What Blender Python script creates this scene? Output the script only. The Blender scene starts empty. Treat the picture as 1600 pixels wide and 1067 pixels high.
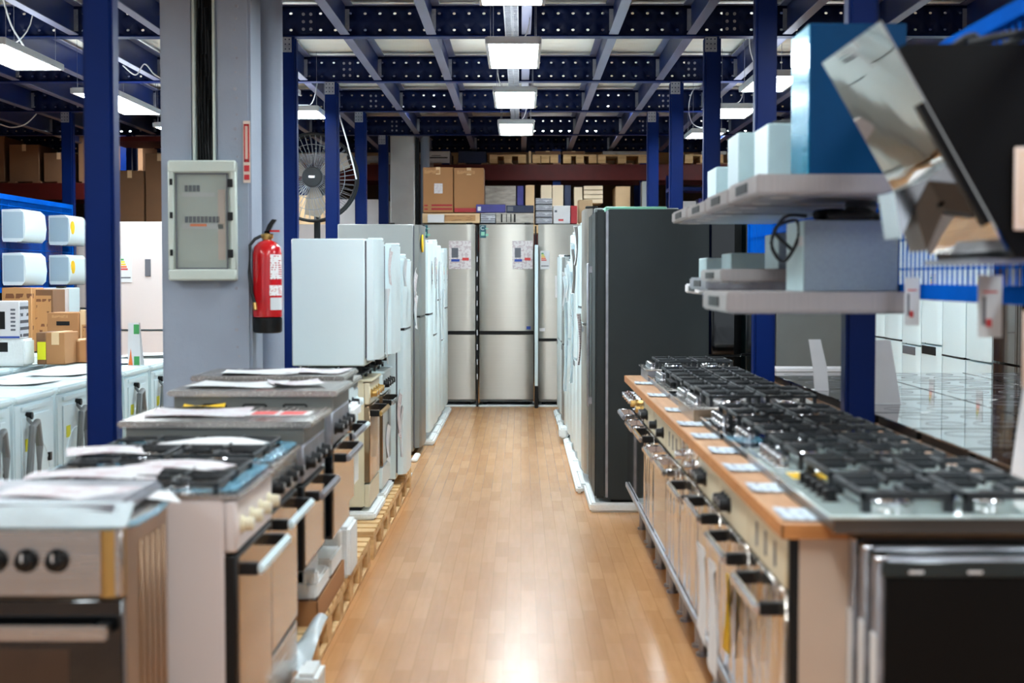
import bpy, bmesh, math, random
from mathutils import Vector, Matrix
from math import pi, sin, cos, radians as R
random.seed(7)
S = bpy.context.scene
COL = S.collection

# ---------------------------------------------------------------- camera, world, exposure
CAMH = 1.41
FPX = 2400.0
cam_d = bpy.data.cameras.new('camera')
cam_d.sensor_width = 36.0
cam_d.lens = FPX / 1600.0 * 36.0
cam_d.clip_start = 0.05
cam_d.clip_end = 200
cam_d.dof.use_dof = True
cam_d.dof.focus_distance = 11.5
cam_d.dof.aperture_fstop = 2.9
cam = bpy.data.objects.new('camera', cam_d)
COL.objects.link(cam)
cam.location = (0, 0, CAMH)
PITCH = math.atan(100 / FPX)
YAW = math.atan(14 / FPX)
cam.rotation_euler = (pi / 2 - PITCH, 0, YAW)
S.camera = cam

S.view_settings.view_transform = 'Standard'
S.view_settings.look = 'None'
S.view_settings.gamma = 1.0
S.view_settings.use_curve_mapping = False
S.view_settings.exposure = 1.0

world = bpy.data.worlds.new('world')
S.world = world
world.use_nodes = True
_bg = world.node_tree.nodes['Background']
_bg.inputs['Color'].default_value = (0.80, 0.90, 1.0, 1)
_bg.inputs['Strength'].default_value = 0.42
LIGHT_STRENGTH = 21.0
S.cycles.use_denoising = True
S.cycles.max_bounces = 8
S.cycles.diffuse_bounces = 4
S.cycles.glossy_bounces = 5
S.cycles.sample_clamp_indirect = 6.0
S.cycles.caustics_reflective = False
S.cycles.caustics_refractive = False

_mr = cam.rotation_euler.to_matrix()
def at(px, py, Y):
    """the place at depth Y that stands at this point of the photograph"""
    d = _mr @ Vector(((px - 800) / FPX, (533.5 - py) / FPX, -1.0))
    t = Y / d.y
    return Vector((d.x * t, Y, CAMH + d.z * t))

# ---------------------------------------------------------------- materials
def lin(c):
    c = c / 255.0
    return c / 12.92 if c <= 0.04045 else ((c + 0.055) / 1.055) ** 2.4
def rgb(r, g, b): return (lin(r), lin(g), lin(b), 1.0)

class NT:
    def __init__(s, name):
        s.m = bpy.data.materials.new(name); s.m.use_nodes = True
        s.t = s.m.node_tree; s.n = s.t.nodes; s.b = s.n['Principled BSDF']
    def node(s, typ, **kw):
        nd = s.n.new(typ)
        for k, v in kw.items():
            if k.startswith('i_'): nd.inputs[k[2:].replace('_', ' ')].default_value = v
            else: setattr(nd, k, v)
        return nd
    def link(s, a, b): s.t.links.new(a, b)
    def ramp(s, fac, stops):
        r = s.node('ShaderNodeValToRGB'); e = r.color_ramp.elements
        e[0].position, e[0].color = stops[0]
        e[1].position, e[1].color = stops[1]
        for p, c in stops[2:]:
            x = e.new(p); x.color = c
        s.link(fac, r.inputs[0]); return r.outputs[0]

def mat(name, col, rough=0.5, metal=0.0, var=0.06, scale=8.0, stretch=(1, 1, 1), bump=0.0, bscale=None, coat=0.0, alpha=1.0, trans=0.0, spec=0.5, rvar=0.08, aniso=0.0, bdist=.01):
    k = NT(name)
    tc = k.node('ShaderNodeTexCoord')
    mp = k.node('ShaderNodeMapping'); mp.inputs['Scale'].default_value = stretch
    k.link(tc.outputs['Object'], mp.inputs[0])
    nz = k.node('ShaderNodeTexNoise'); nz.inputs['Scale'].default_value = scale; nz.inputs['Detail'].default_value = 3
    k.link(mp.outputs[0], nz.inputs[0])
    lo = tuple(max(0, c * (1 - var)) for c in col[:3]) + (1,)
    hi = tuple(min(1, c * (1 + var)) for c in col[:3]) + (1,)
    k.link(k.ramp(nz.outputs['Fac'], [(0.3, lo), (0.7, hi)]), k.b.inputs['Base Color'])
    mr = k.node('ShaderNodeMapRange'); mr.inputs['To Min'].default_value = max(0, rough - rvar); mr.inputs['To Max'].default_value = min(1, rough + rvar)
    k.link(nz.outputs['Fac'], mr.inputs['Value']); k.link(mr.outputs[0], k.b.inputs['Roughness'])
    k.b.inputs['Metallic'].default_value = metal
    k.b.inputs['Coat Weight'].default_value = coat
    k.b.inputs['Alpha'].default_value = alpha
    k.b.inputs['Transmission Weight'].default_value = trans
    k.b.inputs['Specular IOR Level'].default_value = spec
    if aniso:
        tg = k.node('ShaderNodeCombineXYZ'); tg.inputs[2].default_value = 1.0
        k.link(tg.outputs[0], k.b.inputs['Tangent']); k.b.inputs['Anisotropic'].default_value = aniso; k.b.inputs['Anisotropic Rotation'].default_value = 0.0
    if bump:
        n2 = nz
        if bscale:
            n2 = k.node('ShaderNodeTexNoise'); n2.inputs['Scale'].default_value = bscale; n2.inputs['Detail'].default_value = 2
            k.link(mp.outputs[0], n2.inputs[0])
        bp = k.node('ShaderNodeBump'); bp.inputs['Strength'].default_value = bump; bp.inputs['Distance'].default_value = bdist
        k.link(n2.outputs['Fac'], bp.inputs['Height']); k.link(bp.outputs[0], k.b.inputs['Normal'])
    return k.m

def emis(name, col, strength):
    k = NT(name)
    k.b.inputs['Base Color'].default_value = (0.8, 0.8, 0.8, 1)
    k.b.inputs['Emission Color'].default_value = col
    k.b.inputs['Emission Strength'].default_value = strength
    return k.m

def mat_floor():
    k = NT('oak_laminate')
    tc = k.node('ShaderNodeTexCoord')
    mp = k.node('ShaderNodeMapping'); mp.inputs['Rotation'].default_value = (0, 0, pi / 2)
    k.link(tc.outputs['Object'], mp.inputs[0])
    br = k.node('ShaderNodeTexBrick')
    br.inputs['Scale'].default_value = 1.0; br.inputs['Brick Width'].default_value = 0.42; br.inputs['Row Height'].default_value = 0.065
    br.inputs['Mortar Size'].default_value = 0.0008; br.inputs['Mortar Smooth'].default_value = 0.3; br.inputs['Bias'].default_value = 0.0
    br.inputs['Color1'].default_value = rgb(196, 142, 94); br.inputs['Color2'].default_value = rgb(211, 158, 108); br.inputs['Mortar'].default_value = rgb(156, 104, 62)
    br.offset = 0.37
    k.link(mp.outputs[0], br.inputs[0])
    m2 = k.node('ShaderNodeMapping'); m2.inputs['Scale'].default_value = (30, 2.2, 1)
    k.link(tc.outputs['Object'], m2.inputs[0])
    nz = k.node('ShaderNodeTexNoise'); nz.inputs['Scale'].default_value = 1.6; nz.inputs['Detail'].default_value = 5
    k.link(m2.outputs[0], nz.inputs[0])
    mx = k.node('ShaderNodeMix', data_type='RGBA', blend_type='MULTIPLY'); mx.inputs[0].default_value = 0.35
    k.link(br.outputs['Color'], mx.inputs[6])
    k.link(k.ramp(nz.outputs['Fac'], [(0.3, (0.72, 0.66, 0.6, 1)), (0.7, (1, 1, 1, 1))]), mx.inputs[7])
    k.link(mx.outputs[2], k.b.inputs['Base Color'])
    n3 = k.node('ShaderNodeTexNoise'); n3.inputs['Scale'].default_value = 0.8; n3.inputs['Detail'].default_value = 0.5
    k.link(tc.outputs['Object'], n3.inputs[0])
    mr = k.node('ShaderNodeMapRange'); mr.inputs['To Min'].default_value = 0.235; mr.inputs['To Max'].default_value = 0.268
    k.link(n3.outputs['Fac'], mr.inputs['Value']); k.link(mr.outputs[0], k.b.inputs['Roughness'])
    k.b.inputs['Specular IOR Level'].default_value = 0.34
    bp = k.node('ShaderNodeBump'); bp.inputs['Strength'].default_value = 0.12; bp.inputs['Distance'].default_value = 0.002
    k.link(nz.outputs['Fac'], bp.inputs['Height']); k.link(bp.outputs[0], k.b.inputs['Normal'])
    return k.m

def mat_wood(name, c1, c2, rough=0.6, scale=2.0, stretch=(1, 18, 18)):
    k = NT(name)
    tc = k.node('ShaderNodeTexCoord'); mp = k.node('ShaderNodeMapping'); mp.inputs['Scale'].default_value = stretch
    k.link(tc.outputs['Object'], mp.inputs[0])
    nz = k.node('ShaderNodeTexNoise'); nz.inputs['Scale'].default_value = scale; nz.inputs['Detail'].default_value = 6; nz.inputs['Distortion'].default_value = 0.6
    k.link(mp.outputs[0], nz.inputs[0])
    k.link(k.ramp(nz.outputs['Fac'], [(0.3, c1), (0.7, c2)]), k.b.inputs['Base Color'])
    k.b.inputs['Roughness'].default_value = rough
    return k.m

def mat_deck():
    k = NT('white_ribbed_deck')
    tc = k.node('ShaderNodeTexCoord')
    wv = k.node('ShaderNodeTexWave', wave_type='BANDS', bands_direction='Y'); wv.inputs['Scale'].default_value = 1.6; wv.inputs['Distortion'].default_value = 0
    k.link(tc.outputs['Object'], wv.inputs[0])
    nz = k.node('ShaderNodeTexNoise'); nz.inputs['Scale'].default_value = 2.5; nz.inputs['Detail'].default_value = 4
    k.link(tc.outputs['Object'], nz.inputs[0])
    k.link(k.ramp(nz.outputs['Fac'], [(0.3, rgb(244, 240, 226)), (0.7, rgb(252, 250, 242))]), k.b.inputs['Base Color'])
    bp = k.node('ShaderNodeBump'); bp.inputs['Strength'].default_value = 0.4; bp.inputs['Distance'].default_value = 0.01
    k.link(wv.outputs['Fac'], bp.inputs['Height']); k.link(bp.outputs[0], k.b.inputs['Normal'])
    k.b.inputs['Roughness'].default_value = 0.7
    return k.m

def mat_print(name, paper, ink, rows=26.0, cols=9.0, thr=0.5, rough=0.55, axis='Z'):
    """printed paper: rows of broken ink lines over the paper colour"""
    k = NT(name)
    tc = k.node('ShaderNodeTexCoord'); sep = k.node('ShaderNodeSeparateXYZ')
    k.link(tc.outputs['Generated'], sep.inputs[0])
    a = sep.outputs[axis]
    m1 = k.node('ShaderNodeMath', operation='MULTIPLY'); m1.inputs[1].default_value = rows; k.link(a, m1.inputs[0])
    fr = k.node('ShaderNodeMath', operation='FRACT'); k.link(m1.outputs[0], fr.inputs[0])
    c1 = k.node('ShaderNodeMath', operation='LESS_THAN'); c1.inputs[1].default_value = 0.45; k.link(fr.outputs[0], c1.inputs[0])
    mp = k.node('ShaderNodeMapping'); mp.inputs['Scale'].default_value = (cols, cols, rows * 0.5) if axis == 'Z' else (cols, rows * .5, 1)
    k.link(tc.outputs['Generated'], mp.inputs[0])
    nz = k.node('ShaderNodeTexNoise'); nz.inputs['Scale'].default_value = 1.0; nz.inputs['Detail'].default_value = 1
    k.link(mp.outputs[0], nz.inputs[0])
    c2 = k.node('ShaderNodeMath', operation='GREATER_THAN'); c2.inputs[1].default_value = thr; k.link(nz.outputs['Fac'], c2.inputs[0])
    mm = k.node('ShaderNodeMath', operation='MULTIPLY'); k.link(c1.outputs[0], mm.inputs[0]); k.link(c2.outputs[0], mm.inputs[1])
    mx = k.node('ShaderNodeMix', data_type='RGBA'); k.link(mm.outputs[0], mx.inputs[0])
    mx.inputs[6].default_value = paper; mx.inputs[7].default_value = ink
    k.link(mx.outputs[2], k.b.inputs['Base Color']); k.b.inputs['Roughness'].default_value = rough
    return k.m

M = {}
M['floor'] = mat_floor()
M['deck'] = mat_deck()
M['wall'] = mat('dark_concrete_wall', rgb(92, 88, 84), 0.85, var=.15, scale=2, bump=.3)
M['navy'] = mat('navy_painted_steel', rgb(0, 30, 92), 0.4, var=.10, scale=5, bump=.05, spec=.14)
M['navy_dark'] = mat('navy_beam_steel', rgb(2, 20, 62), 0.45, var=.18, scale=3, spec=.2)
M['joist'] = mat('grey_violet_joist', rgb(112, 114, 142), 0.42, metal=.35, var=.22, scale=4, stretch=(1, .4, 1))
M['joist_navy'] = mat('joist_web_navy', rgb(14, 34, 86), 0.4, var=.25, scale=3, spec=.3)
M['galv'] = mat('galvanised_steel', rgb(158, 160, 168), 0.42, metal=.75, var=.2, scale=14)
M['blue'] = mat('bright_blue_paint', rgb(0, 88, 190), 0.85, var=.08, spec=.03, rvar=.02)
M['colgrey'] = mat('column_grey_paint', rgb(150, 160, 176), 0.6, var=.06, scale=3, bump=.15, bscale=30)
M['colwhite'] = mat('column_white_paint', rgb(250, 246, 242), 0.6, var=.08, scale=3)
M['white'] = mat('white_enamel', rgb(224, 240, 244), 0.3, var=.008, scale=1.5, rvar=.01, spec=.4)
M['whitecool'] = mat('cool_white_sheet', rgb(214, 232, 238), 0.4, var=.01, scale=1.5, rvar=.01, spec=.35)
M['white_warm'] = mat('warm_white_enamel', rgb(216, 206, 204), 0.38, var=.01, scale=1.5, rvar=.01, spec=.35)
M['cream'] = mat('cream_enamel', rgb(216, 208, 180), 0.34, var=.01, scale=1.5, rvar=.01)
M['steel'] = mat('brushed_steel', rgb(176, 172, 164), 0.36, metal=.72, var=.02, scale=1.0, stretch=(1, 1, 60), rvar=.01, aniso=.85)
M['steel_h'] = mat('brushed_steel_flat', rgb(186, 180, 174), 0.26, metal=.92, var=.07, scale=3, stretch=(1, 60, 60), bump=.02, rvar=.05)
M['steel_bronze'] = mat('warm_brushed_steel', rgb(178, 152, 126), 0.33, metal=.9, var=.07, scale=3, stretch=(1, 60, 60), bump=.02, rvar=.05)
M['mirror'] = mat('polished_steel_film', rgb(222, 212, 200), 0.12, metal=.95, var=.04, scale=2.0, stretch=(1, 1, .35), bump=1.0, bscale=6.0, rvar=.03, bdist=.05)
M['mirror2'] = mat('mirror_glass', rgb(178, 172, 166), 0.04, metal=1.0, var=.02, scale=2, bump=.10, bscale=2.4, rvar=.02)
M['chrome'] = mat('chrome', rgb(215, 215, 218), 0.13, metal=1.0, var=.03)
M['silver_dk'] = mat('dark_silver_door', rgb(132, 134, 132), 0.36, metal=.55, var=.02, rvar=.01)
M['silver'] = mat('silver_side_paint', rgb(150, 152, 150), 0.42, metal=.5, var=.02, rvar=.02)
M['hood'] = mat('hood_steel', rgb(150, 162, 172), 0.36, metal=.8, var=.06, scale=3, stretch=(1, 40, 40), bump=.02)
M['hood_w'] = mat('hood_canopy_steel', rgb(180, 172, 170), 0.36, metal=.75, var=.06, scale=3, stretch=(40, 40, 1))
M['ac_side'] = mat('pale_blue_plastic', rgb(176, 202, 214), 0.45, var=.01, rvar=.01)
M['hood_pale'] = mat('hood_protective_film', rgb(182, 208, 212), 0.4, metal=.1, var=.06)
M['teal'] = mat('teal_protective_film', rgb(0, 62, 106), 0.5, metal=.0, spec=.12, var=.08)
M['cyan'] = mat('cyan_protective_film', rgb(30, 150, 185), 0.2, metal=.35, var=.12, coat=.5)
M['graph'] = mat('graphite_side_paint', rgb(46, 53, 55), 0.45, metal=.1, spec=.3, var=.05)
M['graph2'] = mat('grey_appliance_paint', rgb(118, 122, 120), 0.45, metal=.2, var=.04)
M['dkgreen'] = mat('dark_green_glass_front', rgb(18, 36, 38), 0.15, var=.1, coat=.4)
M['black'] = mat('black_plastic', rgb(14, 15, 17), 0.42, var=.15, spec=.3)
M['rubber'] = mat('dark_rubber', rgb(34, 36, 40), 0.7, var=.15)
M['iron'] = mat('cast_iron', rgb(34, 38, 42), 0.5, var=.2, bump=.2, bscale=60)
M['black_matt'] = mat('matt_black_glass', rgb(8, 7, 7), 0.45, var=.1, spec=.15)
M['bglass'] = mat('black_glass', rgb(10, 12, 14), 0.05, var=.1, coat=.6, rvar=.02)
M['mirror_oven'] = mat('bronze_mirror_glass', rgb(168, 140, 112), 0.10, metal=.85, var=.06, scale=2, bump=.12, bscale=4, rvar=.03)
M['wglass'] = mat('white_tempered_glass', rgb(196, 214, 212), 0.08, var=.03, coat=.6, rvar=.03)
M['brownm'] = mat('bronze_tray_metal', rgb(96, 84, 74), 0.4, metal=.5, var=.1)
M['counter'] = mat_wood('beech_worktop', rgb(196, 146, 108), rgb(224, 178, 138), .42, 2.0, (14, 1, 14))
M['counter_edge'] = mat_wood('beech_edge_band', rgb(182, 118, 62), rgb(204, 140, 80), .5)
M['cabinet'] = mat('beige_cabinet_board', rgb(206, 186, 168), 0.55, var=.03)
M['pallet'] = mat_wood('pallet_pine', rgb(196, 152, 98), rgb(232, 196, 142), .75, 2.0, (2, 12, 12))
M['foam'] = mat('white_polystyrene', rgb(232, 236, 236), 0.8, var=.03, scale=60, bump=.3)
M['card'] = mat('brown_cardboard', rgb(168, 118, 74), 0.78, var=.06, scale=3, bump=.1)
M['card_d'] = mat('dark_cardboard', rgb(122, 86, 58), 0.8, var=.1, scale=3)
M['card_l'] = mat('pale_cardboard', rgb(222, 188, 146), 0.8, var=.07, scale=3)
M['card_cream'] = mat('cream_carton', rgb(226, 206, 176), 0.75, var=.08, scale=2)
M['cardwhite'] = mat('white_carton', rgb(216, 214, 216), 0.6, var=.04)
M['grime'] = mat('carton_in_film', rgb(168, 160, 150), 0.3, var=.3, scale=6, stretch=(1, 1, 4), bump=.7, bscale=9)
M['red'] = mat('red_gloss_paint', rgb(196, 16, 26), 0.22, var=.05, coat=.6)
M['redbox'] = mat('red_carton', rgb(170, 30, 40), 0.5, var=.08)
M['rackred'] = mat('rack_red_brown', rgb(72, 14, 10), 0.5, var=.15, spec=.2)
M['purple'] = mat('violet_blue_carton', rgb(58, 56, 130), 0.5, var=.15, scale=12)
M['navybox'] = mat('navy_carton', rgb(24, 36, 70), 0.5, var=.1)
M['tealsticker'] = mat('dark_teal_sticker', rgb(10, 84, 96), 0.35, var=.15, scale=20)
M['mint'] = mat('mint_green_card', rgb(140, 204, 178), 0.5, var=.05)
M['yellow'] = mat('yellow_sticker', rgb(242, 196, 40), 0.5, var=.05)
M['lime'] = mat('lime_yellow_label', rgb(222, 220, 20), 0.5, var=.06)
M['orange'] = mat('orange_ink', rgb(226, 110, 40), 0.5, var=.05)
M['greenink'] = mat('green_ink', rgb(60, 150, 80), 0.5, var=.05)
M['redink'] = mat('red_ink', rgb(206, 60, 60), 0.5, var=.05)
M['blueink'] = mat('blue_ink', rgb(36, 70, 160), 0.5, var=.05)
M['greyink'] = mat('grey_ink', rgb(96, 98, 106), 0.5, var=.05)
M['paper'] = mat('white_paper', rgb(212, 214, 216), 0.6, var=.02)
M['print'] = mat_print('printed_price_sheet', rgb(220, 214, 214), rgb(170, 140, 150), 22, 7, .52)
M['print_flat'] = mat_print('printed_leaflet', rgb(206, 206, 210), rgb(180, 150, 158), 16, 6, .5, axis='Y')
M['print_tag'] = mat_print('printed_shelf_tag', rgb(214, 226, 238), rgb(168, 176, 190), 5, 4, .5, axis='X')
M['print_ext'] = mat_print('extinguisher_instructions', rgb(236, 234, 234), rgb(190, 40, 48), 11, 4, .5)
M['print_stripe'] = mat_print('striped_carton_print', rgb(190, 190, 198), rgb(62, 62, 72), 5, 2.2, .38)
M['print_card'] = mat_print('cardboard_print', rgb(186, 136, 86), rgb(118, 74, 44), 6, 4, .6)
M['beigeframe'] = mat('beige_sign_frame', rgb(226, 204, 190), 0.5, var=.03)
M['film'] = mat('clear_plastic_film', rgb(214, 228, 234), 0.22, var=.06, scale=6, bump=.8, bscale=14, alpha=.62)
M['bluefilm'] = mat('blue_protective_film', rgb(120, 190, 220), 0.12, var=.2, scale=9, bump=.8, bscale=20, alpha=.38)
M['smoke'] = mat('smoked_panel_door', rgb(150, 156, 150), 0.12, var=.05, alpha=.22)
M['elec'] = mat('pale_green_grey_plastic', rgb(198, 208, 200), 0.45, var=.03)
M['wire'] = mat('white_cord', rgb(210, 210, 212), 0.5, var=.03)
M['hose'] = mat('grey_corrugated_hose', rgb(120, 124, 126), 0.5, var=.15)
M['lampframe'] = mat('white_lamp_frame', rgb(224, 228, 232), 0.4, var=.02)
M['led'] = emis('led_diffuser', (0.84, 0.95, 1.0, 1), LIGHT_STRENGTH)
M['added_uplight'] = emis('added_uplight_glow', (0.86, 0.95, 1.0, 1), 2.6)  # faint glow added on the lamp tops
M['fangrey'] = mat('fan_grey_metal', rgb(150, 138, 126), 0.4, metal=.4, var=.08)
M['brownfr'] = mat('brown_glass_front', rgb(60, 44, 34), 0.12, var=.1, coat=.5)
M['brass'] = mat('brass', rgb(196, 160, 96), 0.3, metal=.9, var=.1)
# ---------------------------------------------------------------- mesh helpers
class MB:
    """collects shapes into ONE mesh object"""
    def __init__(s): s.bm = bmesh.new()
    def _merge(s, tmp, mtx=None):
        if mtx is not None: bmesh.ops.transform(tmp, matrix=mtx, verts=tmp.verts)
        vm = [s.bm.verts.new(v.co) for v in tmp.verts]
        tmp.verts.index_update()
        for f in tmp.faces:
            try:
                nf = s.bm.faces.new([vm[v.index] for v in f.verts]); nf.smooth = f.smooth
            except ValueError: pass
        tmp.free(); return s
    def box(s, x0, x1, y0, y1, z0, z1, b=0.0, mtx=None, seg=1):
        t = bmesh.new(); bmesh.ops.create_cube(t, size=1.0)
        bmesh.ops.scale(t, vec=(abs(x1 - x0), abs(y1 - y0), abs(z1 - z0)), verts=t.verts)
        bmesh.ops.translate(t, vec=((x0 + x1) / 2, (y0 + y1) / 2, (z0 + z1) / 2), verts=t.verts)
        if b > 0: bmesh.ops.bevel(t, geom=t.edges[:], offset=b, segments=seg, affect='EDGES')
        return s._merge(t, mtx)
    def cyl(s, p0, p1, r, r2=None, n=14, cap=True):
        p0, p1 = Vector(p0), Vector(p1); r2 = r if r2 is None else r2
        t = bmesh.new(); d = p1 - p0
        bmesh.ops.create_cone(t, cap_ends=cap, segments=n, radius1=r, radius2=r2, depth=d.length)
        for f in t.faces: f.smooth = len(f.verts) == 4
        q = d.to_track_quat('Z', 'Y')
        return s._merge(t, Matrix.Translation((p0 + p1) / 2) @ q.to_matrix().to_4x4())
    def tube(s, pts, r, n=6):
        pts = [Vector(p) for p in pts]; rings = []
        for i, p in enumerate(pts):
            d = (pts[min(i + 1, len(pts) - 1)] - pts[max(i - 1, 0)]).normalized()
            a = d.cross(Vector((0, 0, 1)))
            if a.length < 1e-3: a = d.cross(Vector((1, 0, 0)))
            a.normalize(); b = d.cross(a)
            rings.append([s.bm.verts.new(p + (a * cos(2 * pi * k / n) + b * sin(2 * pi * k / n)) * r) for k in range(n)])
        for r0, r1 in zip(rings, rings[1:]):
            for k in range(n):
                f = s.bm.faces.new([r0[k], r0[(k + 1) % n], r1[(k + 1) % n], r1[k]]); f.smooth = True
        for rr in (rings[0][::-1], rings[-1]):
            if len(rr) > 2: s.bm.faces.new(rr)
        return s
    def prism(s, pts, vec):
        pts = [Vector(p) for p in pts]; vec = Vector(vec)
        a = [s.bm.verts.new(p) for p in pts]; b = [s.bm.verts.new(p + vec) for p in pts]
        s.bm.faces.new(a); s.bm.faces.new(b[::-1]); n = len(a)
        for k in range(n): s.bm.faces.new([a[k], b[k], b[(k + 1) % n], a[(k + 1) % n]])
        return s
    def lathe(s, prof, c=(0, 0, 0), n=20, axis='Z'):
        rings = []
        for r, h in prof:
            ring = []
            for k in range(n):
                a = 2 * pi * k / n
                v = (r * cos(a), r * sin(a), h) if axis == 'Z' else ((r * cos(a), h, r * sin(a)) if axis == 'Y' else (h, r * cos(a), r * sin(a)))
                ring.append(s.bm.verts.new(Vector(c) + Vector(v)))
            rings.append(ring)
        for r0, r1 in zip(rings, rings[1:]):
            for k in range(n):
                f = s.bm.faces.new([r0[k], r0[(k + 1) % n], r1[(k + 1) % n], r1[k]]); f.smooth = True
        s.bm.faces.new(rings[0][::-1]); s.bm.faces.new(rings[-1])
        return s
    def torus(s, c, R_, r, axis='Z', n=36, m=6, a0=0, a1=2 * pi):
        pts = []
        for k in range(n + 1):
            a = a0 + (a1 - a0) * k / n
            v = (R_ * cos(a), R_ * sin(a), 0) if axis == 'Z' else ((R_ * cos(a), 0, R_ * sin(a)) if axis == 'Y' else (0, R_ * cos(a), R_ * sin(a)))
            pts.append(Vector(c) + Vector(v))
        return s.tube(pts, r, m)
    def bulge(s, w, z0, z1, y_front, y_back, k=0.008, n=12, b=0.012):
        """door panel whose front is slightly convex from side to side; front looks to -Y"""
        cols = []
        for i in range(n + 1):
            u = -1 + 2 * i / n; x = u * w / 2
            y = y_front + k * u * u + (b if abs(u) > .999 else 0)
            cols.append((x, y))
        fr0 = [s.bm.verts.new((x, y, z0 + .003)) for x, y in cols]; fr1 = [s.bm.verts.new((x, y, z1 - .003)) for x, y in cols]
        bk0 = [s.bm.verts.new((x, y_back, z0)) for x, y in cols]; bk1 = [s.bm.verts.new((x, y_back, z1)) for x, y in cols]
        for i in range(n):
            f = s.bm.faces.new([fr0[i], fr0[i + 1], fr1[i + 1], fr1[i]]); f.smooth = True
            s.bm.faces.new([bk0[i], bk1[i], bk1[i + 1], bk0[i + 1]])
            s.bm.faces.new([fr1[i], fr1[i + 1], bk1[i + 1], bk1[i]])
            s.bm.faces.new([fr0[i], bk0[i], bk0[i + 1], fr0[i + 1]])
        s.bm.faces.new([fr0[0], fr1[0], bk1[0], bk0[0]]); s.bm.faces.new([fr0[-1], bk0[-1], bk1[-1], fr1[-1]])
        return s
    def sheet(s, w, h, wave=0.0, n=8, seed=0, thick=0.0012, org=(0, 0, 0), vert=False, curl=0.0):
        """a sheet of paper: flat (XY) or standing (XZ) with a little curl"""
        rr = random.Random(seed); ph = rr.random() * 6
        def P(i, j, o):
            u, v = i / n, j / n
            d = wave * sin(u * 5 + ph) * cos(v * 3 + ph) + curl * (u - .5) ** 2 * 4 + curl * .6 * (v - .5) ** 2 * 4 + o
            x, y = (u - .5) * w, (v - .5) * h
            return Vector(org) + (Vector((x, -d, y)) if vert else Vector((x, y, d)))
        g = [[[s.bm.verts.new(P(i, j, o)) for j in range(n + 1)] for i in range(n + 1)] for o in (0, thick)]
        for L, gg in enumerate(g):
            for i in range(n):
                for j in range(n):
                    q = [gg[i][j], gg[i + 1][j], gg[i + 1][j + 1], gg[i][j + 1]]
                    f = s.bm.faces.new(q if L else q[::-1]); f.smooth = True
        e = [(i, 0) for i in range(n)] + [(n, j) for j in range(n)] + [(i, n) for i in range(n, 0, -1)] + [(0, j) for j in range(n, 0, -1)]
        for (a, b) in zip(e, e[1:] + e[:1]):
            s.bm.faces.new([g[0][a[0]][a[1]], g[0][b[0]][b[1]], g[1][b[0]][b[1]], g[1][a[0]][a[1]]])
        return s
    def build(s, name, m, parent=None):
        bmesh.ops.recalc_face_normals(s.bm, faces=s.bm.faces)
        me = bpy.data.meshes.new(name); s.bm.to_mesh(me); s.bm.free()
        me.set_sharp_from_angle(angle=.7)
        me.materials.append(M[m] if isinstance(m, str) else m)
        o = bpy.data.objects.new(name, me); COL.objects.link(o)
        if parent is not None: o.parent = parent
        return o

def tag(o, label, cat, group=None, kind=None):
    o['label'] = label; o['category'] = cat
    if group: o['group'] = group
    if kind: o['kind'] = kind
    return o
def thing(name, label, cat, loc=(0, 0, 0), rz=0.0, group=None):
    o = bpy.data.objects.new(name, None); o.empty_display_size = .1; COL.objects.link(o)
    o.location = loc; o.rotation_euler = (0, 0, rz)
    return tag(o, label, cat, group)
def structure(o, label=None):
    o['kind'] = 'structure'
    if label: o['label'] = label
    return o
def copy_thing(r, loc, rz, label):
    c = r.copy(); COL.objects.link(c); c.location = loc; c.rotation_euler = (0, 0, rz); c['label'] = label
    for ch in list(r.children):
        d = ch.copy(); COL.objects.link(d); d.parent = c
        for g in list(ch.children):
            e = g.copy(); COL.objects.link(e); e.parent = d
    return c

_fc = {}
def lettering(name, text, size, m, parent, loc, rot=(pi / 2, 0, 0), depth=0.0006, align='CENTER'):
    """real letters as a mesh"""
    key = (text, size, align)
    if key not in _fc:
        cu = bpy.data.curves.new('lettering', 'FONT'); cu.body = text; cu.size = size; cu.extrude = depth; cu.align_x = align; cu.align_y = 'CENTER'
        cu.resolution_u = 3
        o = bpy.data.objects.new('lettering', cu); COL.objects.link(o)
        dg = bpy.context.evaluated_depsgraph_get()
        me = bpy.data.meshes.new_from_object(o.evaluated_get(dg))
        bpy.data.objects.remove(o); bpy.data.curves.remove(cu); _fc[key] = me
    me = _fc[key].copy(); me.materials.clear(); me.materials.append(M[m])
    o = bpy.data.objects.new(name, me); COL.objects.link(o); o.parent = parent; o.location = loc; o.rotation_euler = rot
    return o
ORD = ['first', 'second', 'third', 'fourth', 'fifth', 'sixth', 'seventh', 'eighth', 'ninth', 'tenth', 'eleventh', 'twelfth']
LEFT, RIGHT = pi / 2, -pi / 2     # rz of things whose front (local -Y) looks to +X, to -X
# ---------------------------------------------------------------- the room
DECK = 3.27
structure(MB().box(-9, 7, -3, 26, -.2, 0).build('floor', 'floor'), 'pale oak laminate floor of the aisle')
structure(MB().box(-9, 7, -3, 26, DECK, DECK + .12).build('ceiling', 'deck'), 'white ribbed deck of the mezzanine overhead')
structure(MB().box(-9, 7, 26, 26.2, 0, DECK).build('wall_back', 'wall'))
structure(MB().box(-9.2, -9, -3, 26.2, 0, DECK).build('wall_left', 'wall'))
structure(MB().box(7, 7.2, -3, 26.2, 0, DECK).build('wall_right', 'wall'))

BEAMS = [3.4, 5.75, 8.07, 10.42, 12.79, 15.07, 17.55, 19.9]
BZ0, BZ1 = 3.03, 3.235

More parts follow.
